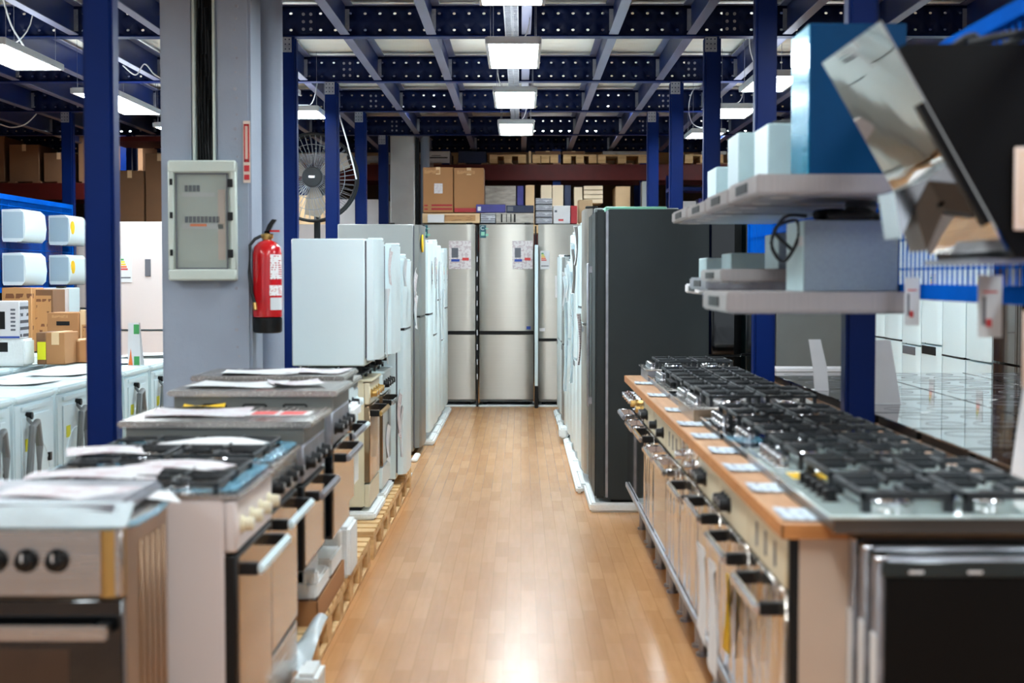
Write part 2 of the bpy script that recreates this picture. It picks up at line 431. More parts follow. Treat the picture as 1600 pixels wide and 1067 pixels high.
def beam_web(mb, x0, x1, y, pitch=0.1, r=0.0085):
    n = int(round((x1 - x0) / pitch)); hh = (BZ1 - BZ0) / 2
    for row in range(2):
        zc = BZ0 + hh * (row + .5)
        rows_z = (BZ0 + hh * row, BZ0 + hh * (row + 1))
        zh = BZ0 + .045 if row == 0 else BZ1 - .05
        for i in range(n):
            a, b = x0 + i * pitch, x0 + (i + 1) * pitch; xc = (a + b) / 2
            sq = [(a, rows_z[0]), (xc, rows_z[0]), (b, rows_z[0]), (b, zh), (b, rows_z[1]), (xc, rows_z[1]), (a, rows_z[1]), (a, zh)]
            ov = [mb.bm.verts.new((x, y, z)) for x, z in sq]
            iv = []
            for k in range(8):
                ang = -3 * pi / 4 + k * pi / 4
                iv.append(mb.bm.verts.new((xc + r * 1.35 * cos(ang), y, zh + r * sin(ang))))
            for k in range(8):
                mb.bm.faces.new([ov[k], ov[(k + 1) % 8], iv[(k + 1) % 8], iv[k]])

BL = ['cross beam nearest the camera, above the foreground stoves', 'cross beam above the left foreground blue post', 'first perforated navy cross beam at the top edge of the photo', 'perforated navy cross beam just behind the topmost lamp in the photo', 'perforated navy cross beam behind the second aisle lamp', 'perforated navy cross beam behind the third aisle lamp', 'perforated navy cross beam behind the last aisle lamp', 'dark navy cross beam furthest back, above the pallet racks']
for i, y in enumerate(BEAMS):
    t = thing('cross_beam', BL[i], 'beam', (0, 0, 0), 0, 'navy perforated cross beams under the deck')
    if i >= 2:
        mb = MB(); beam_web(mb, -7.0, 5.6, y); bmesh.ops.remove_doubles(mb.bm, verts=mb.bm.verts, dist=.0005)
    else:
        mb = MB().box(-7.0, 5.6, y - .002, y + .002, BZ0, BZ1)
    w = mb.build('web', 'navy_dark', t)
    if i >= 2:
        md = w.modifiers.new('solid', 'SOLIDIFY'); md.thickness = .004; md.offset = 0
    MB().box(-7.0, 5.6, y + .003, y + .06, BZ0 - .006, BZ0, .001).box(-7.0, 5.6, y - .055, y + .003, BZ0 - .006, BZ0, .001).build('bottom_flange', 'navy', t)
    MB().box(-7.0, 5.6, y - .04, y + .06, BZ1, BZ1 + .006).build('top_flange', 'joist', t)

# joists between the beams, one line of bolted sections each
JX = [-5.35, -4.77, -4.17, -3.58, -3.0, -2.4, -1.79, -1.18, -.6, .035, .62, 1.14, 1.78, 2.38, 2.98, 3.6, 4.2, 4.8]
def joist_label(i):
    k = i - 9
    if k == 0: return 'grey ceiling joist running along the aisle lamps and cable tray'
    return '%s grey ceiling joist to the %s of the aisle lamps' % (ORD[abs(k) - 1], 'left' if k < 0 else 'right')
for i, x in enumerate(JX):
    t = thing('ceiling_joist', joist_label(i), 'joist', (x, 0, 0), 0, 'grey lengthwise ceiling joists')
    for a, b in zip(BEAMS[1:], BEAMS[2:]):
        sgn = 1 if x < 0.2 else -1
        s_ = MB().box(-.002, .002, a + .064, b - .06, BZ0 + .012, BZ1).build('joist_section', 'joist_navy', t)
        fl = MB().box(-.032, .032, a + .064, b - .06, BZ0 + .004, BZ0 + .012, .002)
        fl.box(sgn * .004, sgn * .055, a + .064, b - .06, BZ1 - .01, BZ1)
        fl.build('flange', 'joist', s_)
        MB().box(-.03, .03, b - .062, b - .057, BZ0 + .03, BZ1 - .03).cyl((.018, b - .062, BZ0 + .06), (.018, b - .072, BZ0 + .06), .009, n=8).cyl((.018, b - .062, BZ0 + .15), (.018, b - .072, BZ0 + .15), .009, n=8).build('bracket', 'galv', s_)

# blue posts
def post(x, y, label, w=.112, d=.1):
    t = thing('steel_post', label, 'post', (x, y, 0), 0, 'blue steel posts of the mezzanine')
    MB().box(-w / 2, w / 2, -d / 2, d / 2, .012, BZ0 - .007, .012, seg=2).build('column_profile', 'navy', t)
    MB().box(-.1, .1, -.1, .1, 0, .012, .002).build('base_plate', 'navy', t)
    # galvanised bolted head plate
    hp = MB().box(-w / 2 + .004, w / 2 - .03, -d / 2 - .008, -d / 2 - .001, BZ0 - .11, BZ0 - .01)
    hp.build('head_plate', 'galv', t)
    bo = MB()
    for ix in range(3):
        for iz in range(3):
            bo.cyl((-.04 + ix * .026, -d / 2 - .013, BZ0 - .09 + iz * .032), (-.04 + ix * .026, -d / 2 - .008, BZ0 - .09 + iz * .032), .005, n=6)
    bo.build('bolts', 'navy_dark', t)
    return t
post(-1.565, 5.75, 'large blue post at left in front of the washing machines')
post(-1.565, 10.42, 'blue post right of the fire extinguisher')
post(-1.565, 12.79, 'blue post in front of the round fan, second from the grey column')
post(-1.565, 15.07, 'slim blue post behind the small white fridges, third from the grey column')
post(-1.565, 17.55, 'narrow blue post beside the pale distant pillar')
post(1.262, 5.75, 'nearest blue post at right rising behind the gas hobs')
post(1.272, 8.07, 'blue post at right behind the upper cooker hoods')
post(1.285, 10.42, 'blue post above the top of the dark grey fridge, right hand one')
post(1.285, 12.79, 'blue post above the dark grey fridge, middle one')
post(1.285, 15.07, 'thinnest blue post above the left half of the dark grey fridge')
post(-4.43, 15.07, 'blue post behind the wall mounted air conditioners')
post(-4.43, 17.55, 'thin blue post between the foreground post and the grey column, far left')
post(4.3, 15.07, 'blue post far back at right behind the wire mesh')
# bolt clusters on the beams over each post
for y in BEAMS[3:7]:
    for x in (-1.565, 1.285, -4.43):
        lb = {-1.565: 'left aisle posts', 1.285: 'right aisle posts', -4.43: 'far left posts'}[x]
        pl_ = MB().box(x + .07, x + .18, y - .0045, y - .0022, BZ0 + .025, BZ0 + .175).build('bolt_plate', 'navy_dark')
        for ix in range(2):
            for iz in range(3):
                MB().cyl((x + .1 + ix * .05, y - .012, BZ0 + .05 + iz * .05), (x + .1 + ix * .05, y - .004, BZ0 + .05 + iz * .05), .011, n=8).build('bolt', 'galv', pl_)
        tag(pl_, 'plate with six bolts on the %s cross beam where it meets the %s' % (ORD[BEAMS.index(y) - 2], lb), 'plate', 'bolt plates on the beams')

# LED panel lamps
def lamp(x, y0, y1, w, zb, label, grp, cord=0):
    L = y1 - y0
    t = thing('led_panel_lamp', label, 'lamp', (x, (y0 + y1) / 2, zb), 0, grp)
    fr = MB().box(-w / 2, w / 2, -L / 2, L / 2, .012, .045, .003)
    for s_ in (-1, 1):
        fr.box(s_ * w / 2 - .01, s_ * w / 2 + .01, -L / 2 - .01, L / 2 + .01, 0, .04, .003)
        fr.box(-w / 2, w / 2, s_ * L / 2 - .01, s_ * L / 2 + .01, 0, .04, .003)
    fr.build('frame', 'lampframe', t)
    MB().box(-w / 2 + .011, w / 2 - .011, -L / 2 + .011, L / 2 - .011, .001, .010).build('diffuser', 'led', t)
    top = DECK - zb - .004
    for sx in (-1, 1):
        for sy in (-1, 1):
            MB().cyl((sx * (w / 2 - .02), sy * (L / 2 - .08), .04), (sx * (w / 2 - .02), sy * (L / 2 - .08), top), .0018, n=5).build('suspension_wire', 'galv', t)
    MB().box(-w / 2 + .02, w / 2 - .02, -L / 2 + .02, L / 2 - .02, .0452, .0465).build('added_top_glow', 'added_uplight', t)  # added upward glow that brightens the deck and joists
    MB().box(-.05, .05, -.12, .06, .047, .075, .004).build('driver_box', 'lampframe', t)
    if top < .12: return t
    pts = []
    for k in range(15):
        u = k / 14
        pts.append((-.02 - .12 * sin(u * pi) * (1 if cord % 2 == 0 else -1), .0 + .16 * u + .05 * sin(u * 9 + cord), .075 + (top - .08) * u - .06 * sin(u * pi * 2)))
    MB().tube(pts, .0045, 5).build('power_cord', 'wire', t)
AW = .31
for i, (a, b) in enumerate([(1.95, 3.05), (4.3, 5.4), (6.68, 7.78), (9.05, 10.12), (11.4, 12.48), (13.75, 14.85), (16.05, 16.55)][:6]):
    nm = ['behind the photographer', 'above the foreground stoves', 'topmost in the photo, cut by its upper edge', 'second down the aisle', 'third down the aisle', 'smallest and furthest down the aisle'][i]
    lamp(-.045, a, b, AW, 2.775, 'glowing white panel lamp %s' % nm, 'panel lamps over the aisle', i)
for i, (a, b) in enumerate([(1.95, 3.05), (4.3, 5.4), (6.68, 7.78), (9.05, 10.18), (11.45, 12.95), (14.0, 15.1), (18.2, 19.3)]):
    nm = ['far left, behind the camera', 'far left, out over the washing machines', 'far left, third of its row', 'at the left edge of the photo above the air conditioners', 'between the left foreground post and grey column', 'far left beyond the grey column', 'far left over the racks'][i]
    lamp(-3.18, a, b, AW, 2.775, 'glowing white panel lamp %s' % nm, 'panel lamps on the left', i)
for i, (a, b) in enumerate([(2.0, 3.1), (5.9, 7.0), (10.5, 11.4), (12.5, 13.3), (14.6, 15.2)]):
    nm = ['over the foreground cooktops', 'over the cooker hoods', 'beside the blue post right of the aisle', 'behind the right hand posts, middle one', 'furthest back over the right hand fridges'][i]
    lamp(1.77, a, b, AW, 2.775, 'glowing white panel lamp %s' % nm, 'panel lamps on the right', i)
for i, (a, b) in enumerate([(10.5, 11.6), (12.65, 13.3)]):
    lamp(-1.82, a, b, AW, 2.775, 'glowing white panel lamp %s' % ['just right of the grey column, upper one', 'just right of the grey column, lower one'][i], 'panel lamps behind the grey column', i)
for i, (a, b) in enumerate([(4.3, 5.4), (9.0, 10.1), (13.7, 14.8)]):
    lamp(4.1, a, b, AW, 2.775, 'glowing white panel lamp %s' % ['far right of the room, near', 'far right of the room, middle', 'far right of the room, back'][i], 'panel lamps along the right wall', i)
for i, x in enumerate((-4.6, .5, 2.4)):
    lamp(x, 18.0, 18.35, .9, 3.12, 'added panel lamp over the pallet racks, %s' % ['left', 'middle', 'right'][i], 'added lamps over the racks', i)  # extra lamps added to light the rack loads, tucked above the beam bottom

for x, nm in ((-.9, 'left'), (.9, 'right')):
    lamp(x, 15.6, 16.1, .17, 3.188, 'added panel lamp fixed close under the deck before the end of the aisle, %s one' % nm, 'added lamps near the aisle end', 1)  # small lamps added to brighten the back fridges and pale column

# cable tray along the aisle
t = thing('cable_tray', 'perforated steel cable tray hanging above the aisle lamps', 'cable tray', (0, 0, 0))
tr = MB()
for y in [5.8 + .05 * k for k in range(230)]:
    tr.box(-.1, -.02, y, y + .018, 3.0, 3.004)
tr.box(-.104, -.098, 5.8, 17.3, 3.0, 3.03).box(-.022, -.016, 5.8, 17.3, 3.0, 3.03).box(-.063, -.057, 5.8, 17.3, 3.0, 3.004)
tr.build('tray', 'galv', t)
MB().tube([(-.06 + .01 * sin(k), 5.8 + k * .5, 3.016) for k in range(24)], .008, 5).build('cable', 'wire', t)
# white cable hanging down behind the second post
tag(MB().tube([Vector((at(524, 130, 13.5).x, 13.5, DECK - .001)), at(524, 130, 13.5), at(526, 160, 13.5), at(530, 180, 13.5), at(542, 220, 13.5), at(550, 250, 13.5), at(557, 280, 13.5)], .007, 5).build('hanging_cable', 'wire'), 'loose white cable hanging in front of the round fan', 'cable')
for nm, pts in (('looped high between the beams at top left', [(5, 0), (18, 40), (36, 70), (40, 78)]), ('sagging below the beams at the left edge', [(0, 194), (18, 199), (40, 194), (57, 178)]), ('draped by the lamp left of the grey column', [(192, 102), (212, 117), (226, 100), (240, 115), (254, 124)])):
    Y = {'l': 9.6, 's': 14.8, 'd': 11.9}[nm[0]]
    P = [at(px, py, Y) for px, py in pts]
    out = []
    for a, b, c, d in zip([P[0]] + P[:-2], P[:-1], P[1:], P[2:] + [P[-1]]):
        for k in range(6):
            u = k / 6
            out.append(.5 * ((2 * b) + (c - a) * u + (2 * a - 5 * b + 4 * c - d) * u * u + (3 * b - a - 3 * c + d) * u ** 3))
    out.append(P[-1])
    tag(MB().tube(out, .006, 5).build('loose_cable', 'wire'), 'thin white cable %s' % nm, 'cable')

# the two grey painted steel columns
t = thing('steel_column', 'massive grey painted column carrying the fuse box and fire extinguisher', 'column', (0, 7.5, 0))
x0, x1 = -1.755, -1.315
MB().box(x0, -1.592, 0, .32, 0, DECK, .012, seg=2).box(-1.488, x1, 0, .32, 0, DECK, .014, seg=2).box(-1.6, -1.48, .08, .3, 0, DECK).box(-1.610, -1.470, -.001, .1, 0, 1.93).build('shaft', 'colgrey', t)
MB().cyl((-1.292, .47, 0), (-1.292, .47, DECK), .062, n=28).build('pipe_shaft', 'colgrey', t)
MB().box(-1.595, -1.585, -.012, .07, 1.97, DECK).box(-1.497, -1.487, -.012, .07, 1.97, DECK).build('channel_trim', 'elec', t)
cb = MB()
for k in range(5):
    cb.tube([(-1.572 + k * .016 + .004 * sin(j * .9 + k), .03 + .012 * cos(j + k), 1.95 + j * .11) for j in range(13)], .006, 6)
cb.box(-1.584, -1.498, .06, .075, 1.97, DECK)
cb.build('cables', 'black', t)
rv = MB()
for k in range(34):
    z = .95 + k * .066 + .012 * sin(k * 2.3)
    rv.cyl((-1.385 + .006 * sin(k * 1.7), -.004, z), (-1.385 + .006 * sin(k * 1.7), .002, z), .006 + .003 * (k % 3 == 0), n=7)
rv.build('rivets', 'galv', t)
t = thing('steel_column', 'distant pale painted column behind the narrow blue post', 'column', (0, 17.9, 0))
MB().box(-1.52, -1.235, 0, .25, 0, DECK, .01).build('shaft', 'colwhite', t)
MB().cyl((-1.12, .1, 0), (-1.12, .1, DECK), .055, n=20).build('pipe_shaft', 'colgrey', t)
MB().box(-1.225, -1.19, .05, .2, 0, DECK).build('dark_gap_fill', 'black', t)  # black box painted in for the dark gap between shaft and pipe

# fuse box
t = thing('fuse_box', 'pale green-grey fuse box with smoked glass door on the grey column', 'fuse box', (-1.54, 7.42, 1.395))
MB().box(-.16, .16, .02, .079, 0, .575, .006).build('housing', 'elec', t)
fr = MB().box(-.165, .165, 0, .03, 0, .055, .008).box(-.165, .165, 0, .03, .52, .58, .008).box(-.165, -.135, .004, .03, .05, .53, .006).box(.135, .165, .004, .03, .05, .53, .006)
fr.build('frame', 'elec', t)
MB().box(-.13, .13, .012, .016, .058, .518).build('smoked_door', 'smoke', t)
br = MB()
for zz, n in ((.43, 4), (.28, 9)):
    for k in range(n): br.box(-.085 + k * .019, -.07 + k * .019, .0165, .02, zz, zz + .03)
br.build('breakers', 'navybox', t)
MB().box(-.1, .1, .0165, .0195, .25, .275).build('label_strip', 'paper', t); MB().box(-.1, .06, .0165, .0195, .405, .424).build('label_strip', 'paper', t); MB().box(-.07, .03, .0165, .0195, .09, .15).build('label_strip', 'elec', t)
MB().box(.075, .11, .0165, .0195, .1, .44).build('cable_cover', 'beigeframe', t)
MB().box(-.128, -.122, .008, .0125, .06, .515).box(.118, .124, .008, .0125, .06, .515).box(-.128, .124, .008, .0125, .056, .062).box(-.128, .124, .008, .0125, .512, .518).build('door_edge', 'greyink', t)
MB().box(-.06, .02, .0155, .0175, .262, .274).build('orange_label', 'orange', t)
hg = MB()
for z in (.12, .3, .46): hg.cyl((-.147, -.004, z), (-.147, -.004, z + .03), .007, n=8).box(.125, .15, -.004, .006, z - .01, z + .03, .002)
hg.build('hinge', 'black', t)

# fire extinguisher and its sign
t = thing('fire_extinguisher', 'red fire extinguisher with black base hanging on the grey column', 'fire extinguisher', (-1.243, 7.53, 1.137))
MB().lathe([(.02, .078), (.07, .08), (.072, .09), (.072, .385), (.066, .42), (.045, .445), (.022, .455), (.02, .46)], n=32).build('cylinder', 'red', t)
MB().lathe([(.05, 0), (.066, .004), (.071, .012), (.071, .075), (.06, .079)], n=32).build('base_skirt', 'black', t)
MB().lathe([(.02, .455), (.024, .462), (.022, .485), (.012, .492)], n=14).cyl((-.03, 0, .475), (.03, 0, .475), .011, n=10).build('valve', 'brass', t)
MB().box(-.012, .012, -.012, .012, .488, .50).prism([(-.012, -.012, .49), (.012, -.012, .49), (.03, -.012, .53), (.048, -.012, .555), (.026, -.012, .558), (.004, -.012, .53)], (0, .024, 0)).build('lever', 'black', t)
MB().box(.012, .062, -.012, .012, .495, .505).build('carry_handle', 'red', t)
MB().tube([(-.03, -.01, .475), (-.055, -.03, .46), (-.078, -.035, .43), (-.082, -.035, .3), (-.07, -.045, .2), (-.055, -.055, .15)], .008, 8).build('hose', 'rubber', t)
MB().cyl((-.055, -.055, .15), (-.05, -.06, .115), .011, n=10).build('nozzle', 'brass', t)
def arc_label(name, r, a0, a1, z0, z1, m):
    mb = MB(); n = 8
    P = [[(rr * sin(a0 + (a1 - a0) * k / n), -rr * cos(a0 + (a1 - a0) * k / n)) for k in range(n + 1)] for rr in (r, r + .001)]
    for k in range(n):
        (xa, ya), (xb, yb) = P[1][k], P[1][k + 1]; (xc, yc), (xd, yd) = P[0][k], P[0][k + 1]
        v = [mb.bm.verts.new(q) for q in ((xa, ya, z0), (xb, yb, z0), (xb, yb, z1), (xa, ya, z1), (xc, yc, z0), (xd, yd, z0), (xd, yd, z1), (xc, yc, z1))]
        for q in ((0, 1, 2, 3), (5, 4, 7, 6), (3, 2, 6, 7), (0, 4, 5, 1)): mb.bm.faces.new([v[i] for i in q])
    return mb.build(name, m, t)
arc_label('instruction_label', .0722, .35, 1.4, .265, .385, 'print_ext')
arc_label('instruction_label', .0722, .35, 1.4, .115, .175, 'paper')
arc_label('instruction_label', .0722, .3, 1.4, .185, .235, 'print_ext')
MB().box(-.075, .0, .065, .075, .30, .36).build('bracket', 'black', t)
t = thing('fire_sign', 'narrow red and white fire extinguisher sign on the grey column', 'sign', (-1.335, 7.493, 1.87))
MB().box(-.016, .018, 0, .003, 0, .30).build('plate', 'beigeframe', t)
MB().box(-.012, -.006, -.002, 0, .1, .285).box(.007, .014, -.002, 0, .1, .285).box(-.012, .014, -.002, 0, .275, .285).box(-.012, .014, -.002, 0, .1, .115).box(-.012, .014, -.002, 0, .055, .085).box(-.012, .014, -.002, 0, .015, .04).build('red_pictogram', 'red', t)
# ---------------------------------------------------------------- builders of the goods (front looks to local -Y, base at z = 0)
def fridge(label, loc, rz, w, d, h, split, body='white', door='white', name='fridge', group=None, handle='gap', sticker=None, sheet=None, foam=0.0, elabel=None, side_film=False, gapz=0.012):
    t = thing(name, label, 'fridge', loc, rz, group)
    if foam:
        MB().box(-w / 2 - .01, w / 2 + .01, -.03, d + .01, 0, foam, .012, seg=2).build('foam_base', 'foam', t)
    z0 = foam + .03
    MB().box(-w / 2 + .004, w / 2 - .004, .065, d, z0, h + 0, .006).build('body', body, t)
    for sx in (-1, 1):
        for y in (.1, d - .06): MB().cyl((sx * (w / 2 - .06), y, foam), (sx * (w / 2 - .06), y, z0 + .002), .02, n=8).build('foot', 'black', t)
    zs = [(z0 + .03, h - .002)] if not split else [(z0 + .03, split - gapz / 2), (split + gapz / 2, h - .002)]
    for k, (a, b) in enumerate(zs):
        dr = MB().bulge(w, a, b, 0, .055).build('door', door, t)
        MB().box(-w / 2 + .01, w / 2 - .01, .054, .067, a + .01, b - .01).build('door_seal', 'greyink', dr)
        if handle == 'bar':
            hz0, hz1 = (b - .45, b - .05) if k == 0 and split else (a + .05, a + .45)
            if split is None: hz0, hz1 = .8, 1.25
            hx = w / 2 - .06
            hb = MB().box(hx - .012, hx + .012, -.05, -.034, hz0, hz1, .004)
            hb.box(hx - .01, hx + .01, -.036, .01, hz0 + .01, hz0 + .04).box(hx - .01, hx + .01, -.036, .01, hz1 - .04, hz1 - .01)
            hb.build('handle', 'chrome', dr)
        if handle == 'recess' and k == 0:
            MB().box(-w * .2, w * .2, -.002, .004, b - .05, b - .012).build('recess_handle', 'greyink', dr)
    if handle == 'gap' and split:
        MB().box(-w / 2 + .006, w / 2 - .006, .012, .06, split - gapz / 2 - .001, split + gapz / 2 + .001).build('grip_gap', 'black', t)
    MB().box(w / 2 - .1, w / 2 - .03, .01, .09, h - .001, h + .014, .004).build('hinge_cover', 'black' if door != 'white' else 'white', t)
    if sticker:
        st = MB().box(-w / 2 + .006, -w / 2 + .115, -.0035 + .008, .004 + .005, h - .15, h - .012).build('energy_sticker', 'tealsticker', t)
        lettering('letter', sticker, .062, 'paper', st, (-w / 2 + .034, .0035, h - .045))
        for q in ((.02, .06, .125, .085), (.07, .1, .13, .105), (.065, .1, .055, .045)): MB().box(-w / 2 + q[0], -w / 2 + q[1], .0028, .0045, h - q[2], h - q[3]).build('print', 'mint', st)
    if sheet:
        sx, sz, sw, sh = sheet
        sp = MB().box(sx - sw / 2, sx + sw / 2, -.0035, .0085, sz - sh / 2, sz + sh / 2).build('info_sheet', 'print', t)
        MB().box(sx - sw * .38, sx - sw * .08, -.0045, -.003, sz - sh * .1, sz + sh * .25).build('photo_print', 'greyink', sp)
        MB().box(sx + sw * .1, sx + sw * .4, -.0045, -.003, sz - sh * .2, sz - sh * .1).build('price_print', 'redink', sp)
        MB().box(sx - sw * .4, sx - sw * .02, -.0045, -.003, sz - sh * .24, sz - sh * .15).build('price_print', 'blueink', sp)
    if elabel:
        sx, sz, sw, sh = elabel
        sp = MB().box(sx - sw / 2, sx + sw / 2, -.0035, .0085, sz - sh / 2, sz + sh / 2).build('energy_label', 'paper', t)
        for k, c in enumerate(('greenink', 'lime', 'yellow', 'orange', 'redink')):
            MB().box(sx - sw * .4, sx - sw * .15 + k * sw * .08, -.0045, -.003, sz + sh * (.32 - k * .09), sz + sh * (.38 - k * .09)).build('rating_bar', c, sp)
        MB().box(sx - sw * .4, sx + sw * .4, -.0045, -.003, sz - sh * .35, sz - sh * .3).build('print', 'greyink', sp)
    return t

def hanging_sheet(label, loc, rz, w=.12, h=.3, m='paper', tilt=0.2, seed=1, cat='price sheet', name='price_sheet', grp=None, curl=.03):
    o = MB().sheet(w, h, .006, 6, seed, vert=True, curl=curl).build(name, m)
    o.location = loc; o.rotation_euler = (0, tilt, rz)
    return tag(o, label, cat, grp)

def burner(mb_base, mb_cap, x, y, z, r):
    mb_base.lathe([(r * 1.15, 0), (r * 1.15, .006), (r * .95, .012), (r * .9, .018)], (x, y, z), 16)
    mb_cap.lathe([(r * .78, 0), (r * .8, .006), (r * .6, .010)], (x, y, z + .018), 16)
def grate(mb, x, y, w, d, z, h=.042, t=.009, feet=True):
    for sx in (-1, 1):
        mb.box(x + sx * (w / 2 - t / 2) - t / 2, x + sx * (w / 2 - t / 2) + t / 2, y - d / 2, y + d / 2, z + h - t * 1.3, z + h, .002)
        mb.box(x - w / 2, x + w / 2, y + sx * (d / 2 - t / 2) - t / 2, y + sx * (d / 2 - t / 2) + t / 2, z + h - t * 1.3, z + h, .002)
        for sy in (-1, 1):
            mb.box(x + sx * (w / 2 - t) - t * .8, x + sx * (w / 2 - t) + t * .8, y + sy * (d / 2 - t) - t * .8, y + sy * (d / 2 - t) + t * .8, z, z + h - t)
        mb.box(x + sx * w * .31 - w * .18, x + sx * w * .31 + w * .18, y - t * .45, y + t * .45, z + h - t * .9, z + h + .004, .0015)
        mb.box(x - t * .45, x + t * .45, y + sx * d * .31 - d * .18, y + sx * d * .31 + d * .18, z + h - t * .9, z + h + .004, .0015)

def gas_hob(label, loc, rz, w=.56, d=.5, top='bglass', tray='brownm', knob='black', group='gas hobs in a row on the beech worktop', trayh=.03, metal='iron', nk=4, gt=.009, gh=.042):
    t = thing('gas_hob', label, 'hob', loc, rz, group)
    MB().box(-w / 2 + .012, w / 2 - .012, .012, d - .012, 0, trayh).build('tray', tray, t)
    MB().box(-w / 2, w / 2, 0, d, trayh, trayh + .008, .002).build('hob_top', top, t)
    z = trayh + .008; cx = w * .235
    spots = [(-cx, d * .33, .03), (cx, d * .33, .045), (-cx, d * .74, .038), (cx, d * .74, .03)]
    for x, y, r in spots:
        bb, bc = MB(), MB(); burner(bb, bc, x, y, z, r)
        bc.build('burner_cap', metal, bb.build('burner', 'chrome', t))
    for sx in (-1, 1):
        g = MB()
        grate(g, sx * cx, d * .33, w * .42, d * .38, z, gh, gt); grate(g, sx * cx, d * .74, w * .42, d * .38, z, gh, gt)
        g.build('pan_support', metal, t)
    for k in range(nk):
        x = (k - (nk - 1) / 2) * .075 + (.0 if nk < 5 else 0)
        MB().lathe([(.021, 0), (.02, .004), (.016, .006), (.0155, .026), (.013, .028)], (x, .045, z), 14).build('knob', knob, t)
    return t

def ceramic_hob(label, loc, rz, w=.58, d=.5, group=None):
    t = thing('glass_hob', label, 'hob', loc, rz, group)
    MB().box(-w / 2 + .02, w / 2 - .02, .02, d - .02, 0, .035).build('tray', 'black', t)
    MB().box(-w / 2, w / 2, 0, d, .035, .041, .0015).build('glass_top', 'bglass', t)
    rg = MB()
    for x, y, r in ((-.13, .15, .09), (.14, .16, .07), (-.13, .36, .07), (.14, .36, .1)):
        rg.torus((x, y, .0412), r, .0008, n=28, m=4)
    rg.build('cooking_zone_mark', 'greyink', t)
    return t

def oven_front(t, w, z0, z1, style, knobs=4, handle='chrome', knob='black', panel='mirror', door='mirror', ph=.115, window=None, handle_end='black', hoff=0.0, hw=.43, winfull=False):
    """control panel + door between z0 and z1"""
    pz = z1 - ph
    MB().box(-w / 2, w / 2, 0, .03, pz + .004, z1, .005).build('control_panel', panel, t)
    n = knobs
    for k in range(n):
        x = (k - (n - 1) / 2) * (w * .74 / max(1, n - 1)) if n > 3 else (-.2 + k * .065 if n == 3 else (-w * .3 + k * w * .6))
        kb = MB().lathe([(.024, 0), (.024, -.006), (.019, -.009), (.0175, -.03), (.014, -.033)], (x, 0, pz + ph * .5), 16, 'Y').build('knob', knob, t)
        MB().box(x - .002, x + .002, -.035, -.03, pz + ph * .5, pz + ph * .5 + .015).build('pointer', 'paper', kb)
    dr = MB().box(-w / 2, w / 2, 0, .032, z0, pz - .004, .004).build('oven_door', door, t)
    if window:
        MB().box(-w * .36, w * .36, -.0015, .001, z0 + .09, pz - .14, .0).build('window_glass', window, dr)
    if winfull:
        MB().box(-w * .455, w * .455, -.0018, .001, z0 + .012, pz - .012).build('mirror_glass', 'mirror_oven', dr)
    hz = pz - .045 + hoff
    MB().box(-w * hw, w * hw, -.062, -.044, hz - .013, hz + .013, .006, seg=2).build('handle', handle, dr)
    for s_ in (-1, 1):
        MB().box(s_ * w * (hw - .03) - .014, s_ * w * (hw - .03) + .014, -.046, .002, hz - .016, hz + .016, .003).build('handle_mount', handle_end, dr)
    return dr

def cooker(label, loc, rz, w=.5, d=.55, h=.85, body='white', panel='white', door='mirror_oven', top='gas', knobs=5, knob='black', handle='chrome', window=None, z0=0.0, plinth=None, name='gas_cooker', group=None, ph=.12, door_z=.22, lid_h=.06, overh=.02, film=True, winfull=False):
    t = thing(name, label, 'cooker', loc, rz, group)
    if plinth:
        MB().box(-w / 2 + .01, w / 2 - .01, .03 + plinth[0], d - .01, z0 + .0, z0 + plinth[1]).build('plinth', body, t)
        bz = z0 + plinth[1]
    else:
        bz = z0 + .02
        MB().box(-w / 2 + .03, w / 2 - .03, .05, d - .03, z0, bz + .002).build('feet', 'black', t)
    MB().box(-w / 2, w / 2, .031, d, bz, h - .012, .006, seg=2).build('body', body, t)
    oven_front(t, w - .006, bz + (door_z - .02 if not plinth else .01), h - .016, 0, knobs, handle, knob, panel, door, ph=ph, window=window, winfull=winfull)
    if not plinth:
        MB().box(-w / 2 + .003, w / 2 - .003, .003, .03, bz, bz + door_z - .03, .003).build('drawer_front', panel, t)
    if top == 'gas' or top == 'gas_iron':
        MB().box(-w / 2, w / 2, -.012, d, h - .012, h, .004, seg=2).build('hob_top', 'steel_h' if top == 'gas' else body, t)
        cx = w * .24
        for x, y, r in ((-cx, d * .28, .03), (cx, d * .28, .045), (-cx, d * .72, .038), (cx, d * .72, .03)):
            bb, bc = MB(), MB(); burner(bb, bc, x, y, h, r)
            bc.build('burner_cap', 'iron', bb.build('burner', 'chrome', t))
        for sx in (-1, 1):
            g = MB(); grate(g, sx * cx, d * .28, w * .44, d * .4, h, .03, .008); grate(g, sx * cx, d * .72, w * .44, d * .4, h, .03, .008)
            g.build('pan_support', 'iron', t)
    elif top == 'lid':
        # shut lid: a deep tray rim with a steel or glass lid lying on it
        ri = MB().box(-w / 2 + .012, w / 2 - .012, .0, d - .01, h - .012, h + lid_h - .022)
        ri.build('hob_rim', 'graph2', t)
        sl = MB()
        for s_ in (-1, 1):
            for k in range(3):
                yy = .1 + k * .15
                xx = s_ * (w / 2 - .0115)
                sl.box(xx - .0012, xx + .0012, yy, yy + .08, h + .01, h + .016).box(xx - .0012, xx + .0012, yy - .006, yy + .002, h + .002, h + .012).box(xx - .0012, xx + .0012, yy + .078, yy + .086, h + .002, h + .012)
        sl.build('vent_slots', 'black', t)
        ld = MB().box(-w / 2 - .005, w / 2 + .005, -overh, d + .015, h + lid_h - .022, h + lid_h, .006, seg=2).build('lid', 'steel_h', t)
    return t

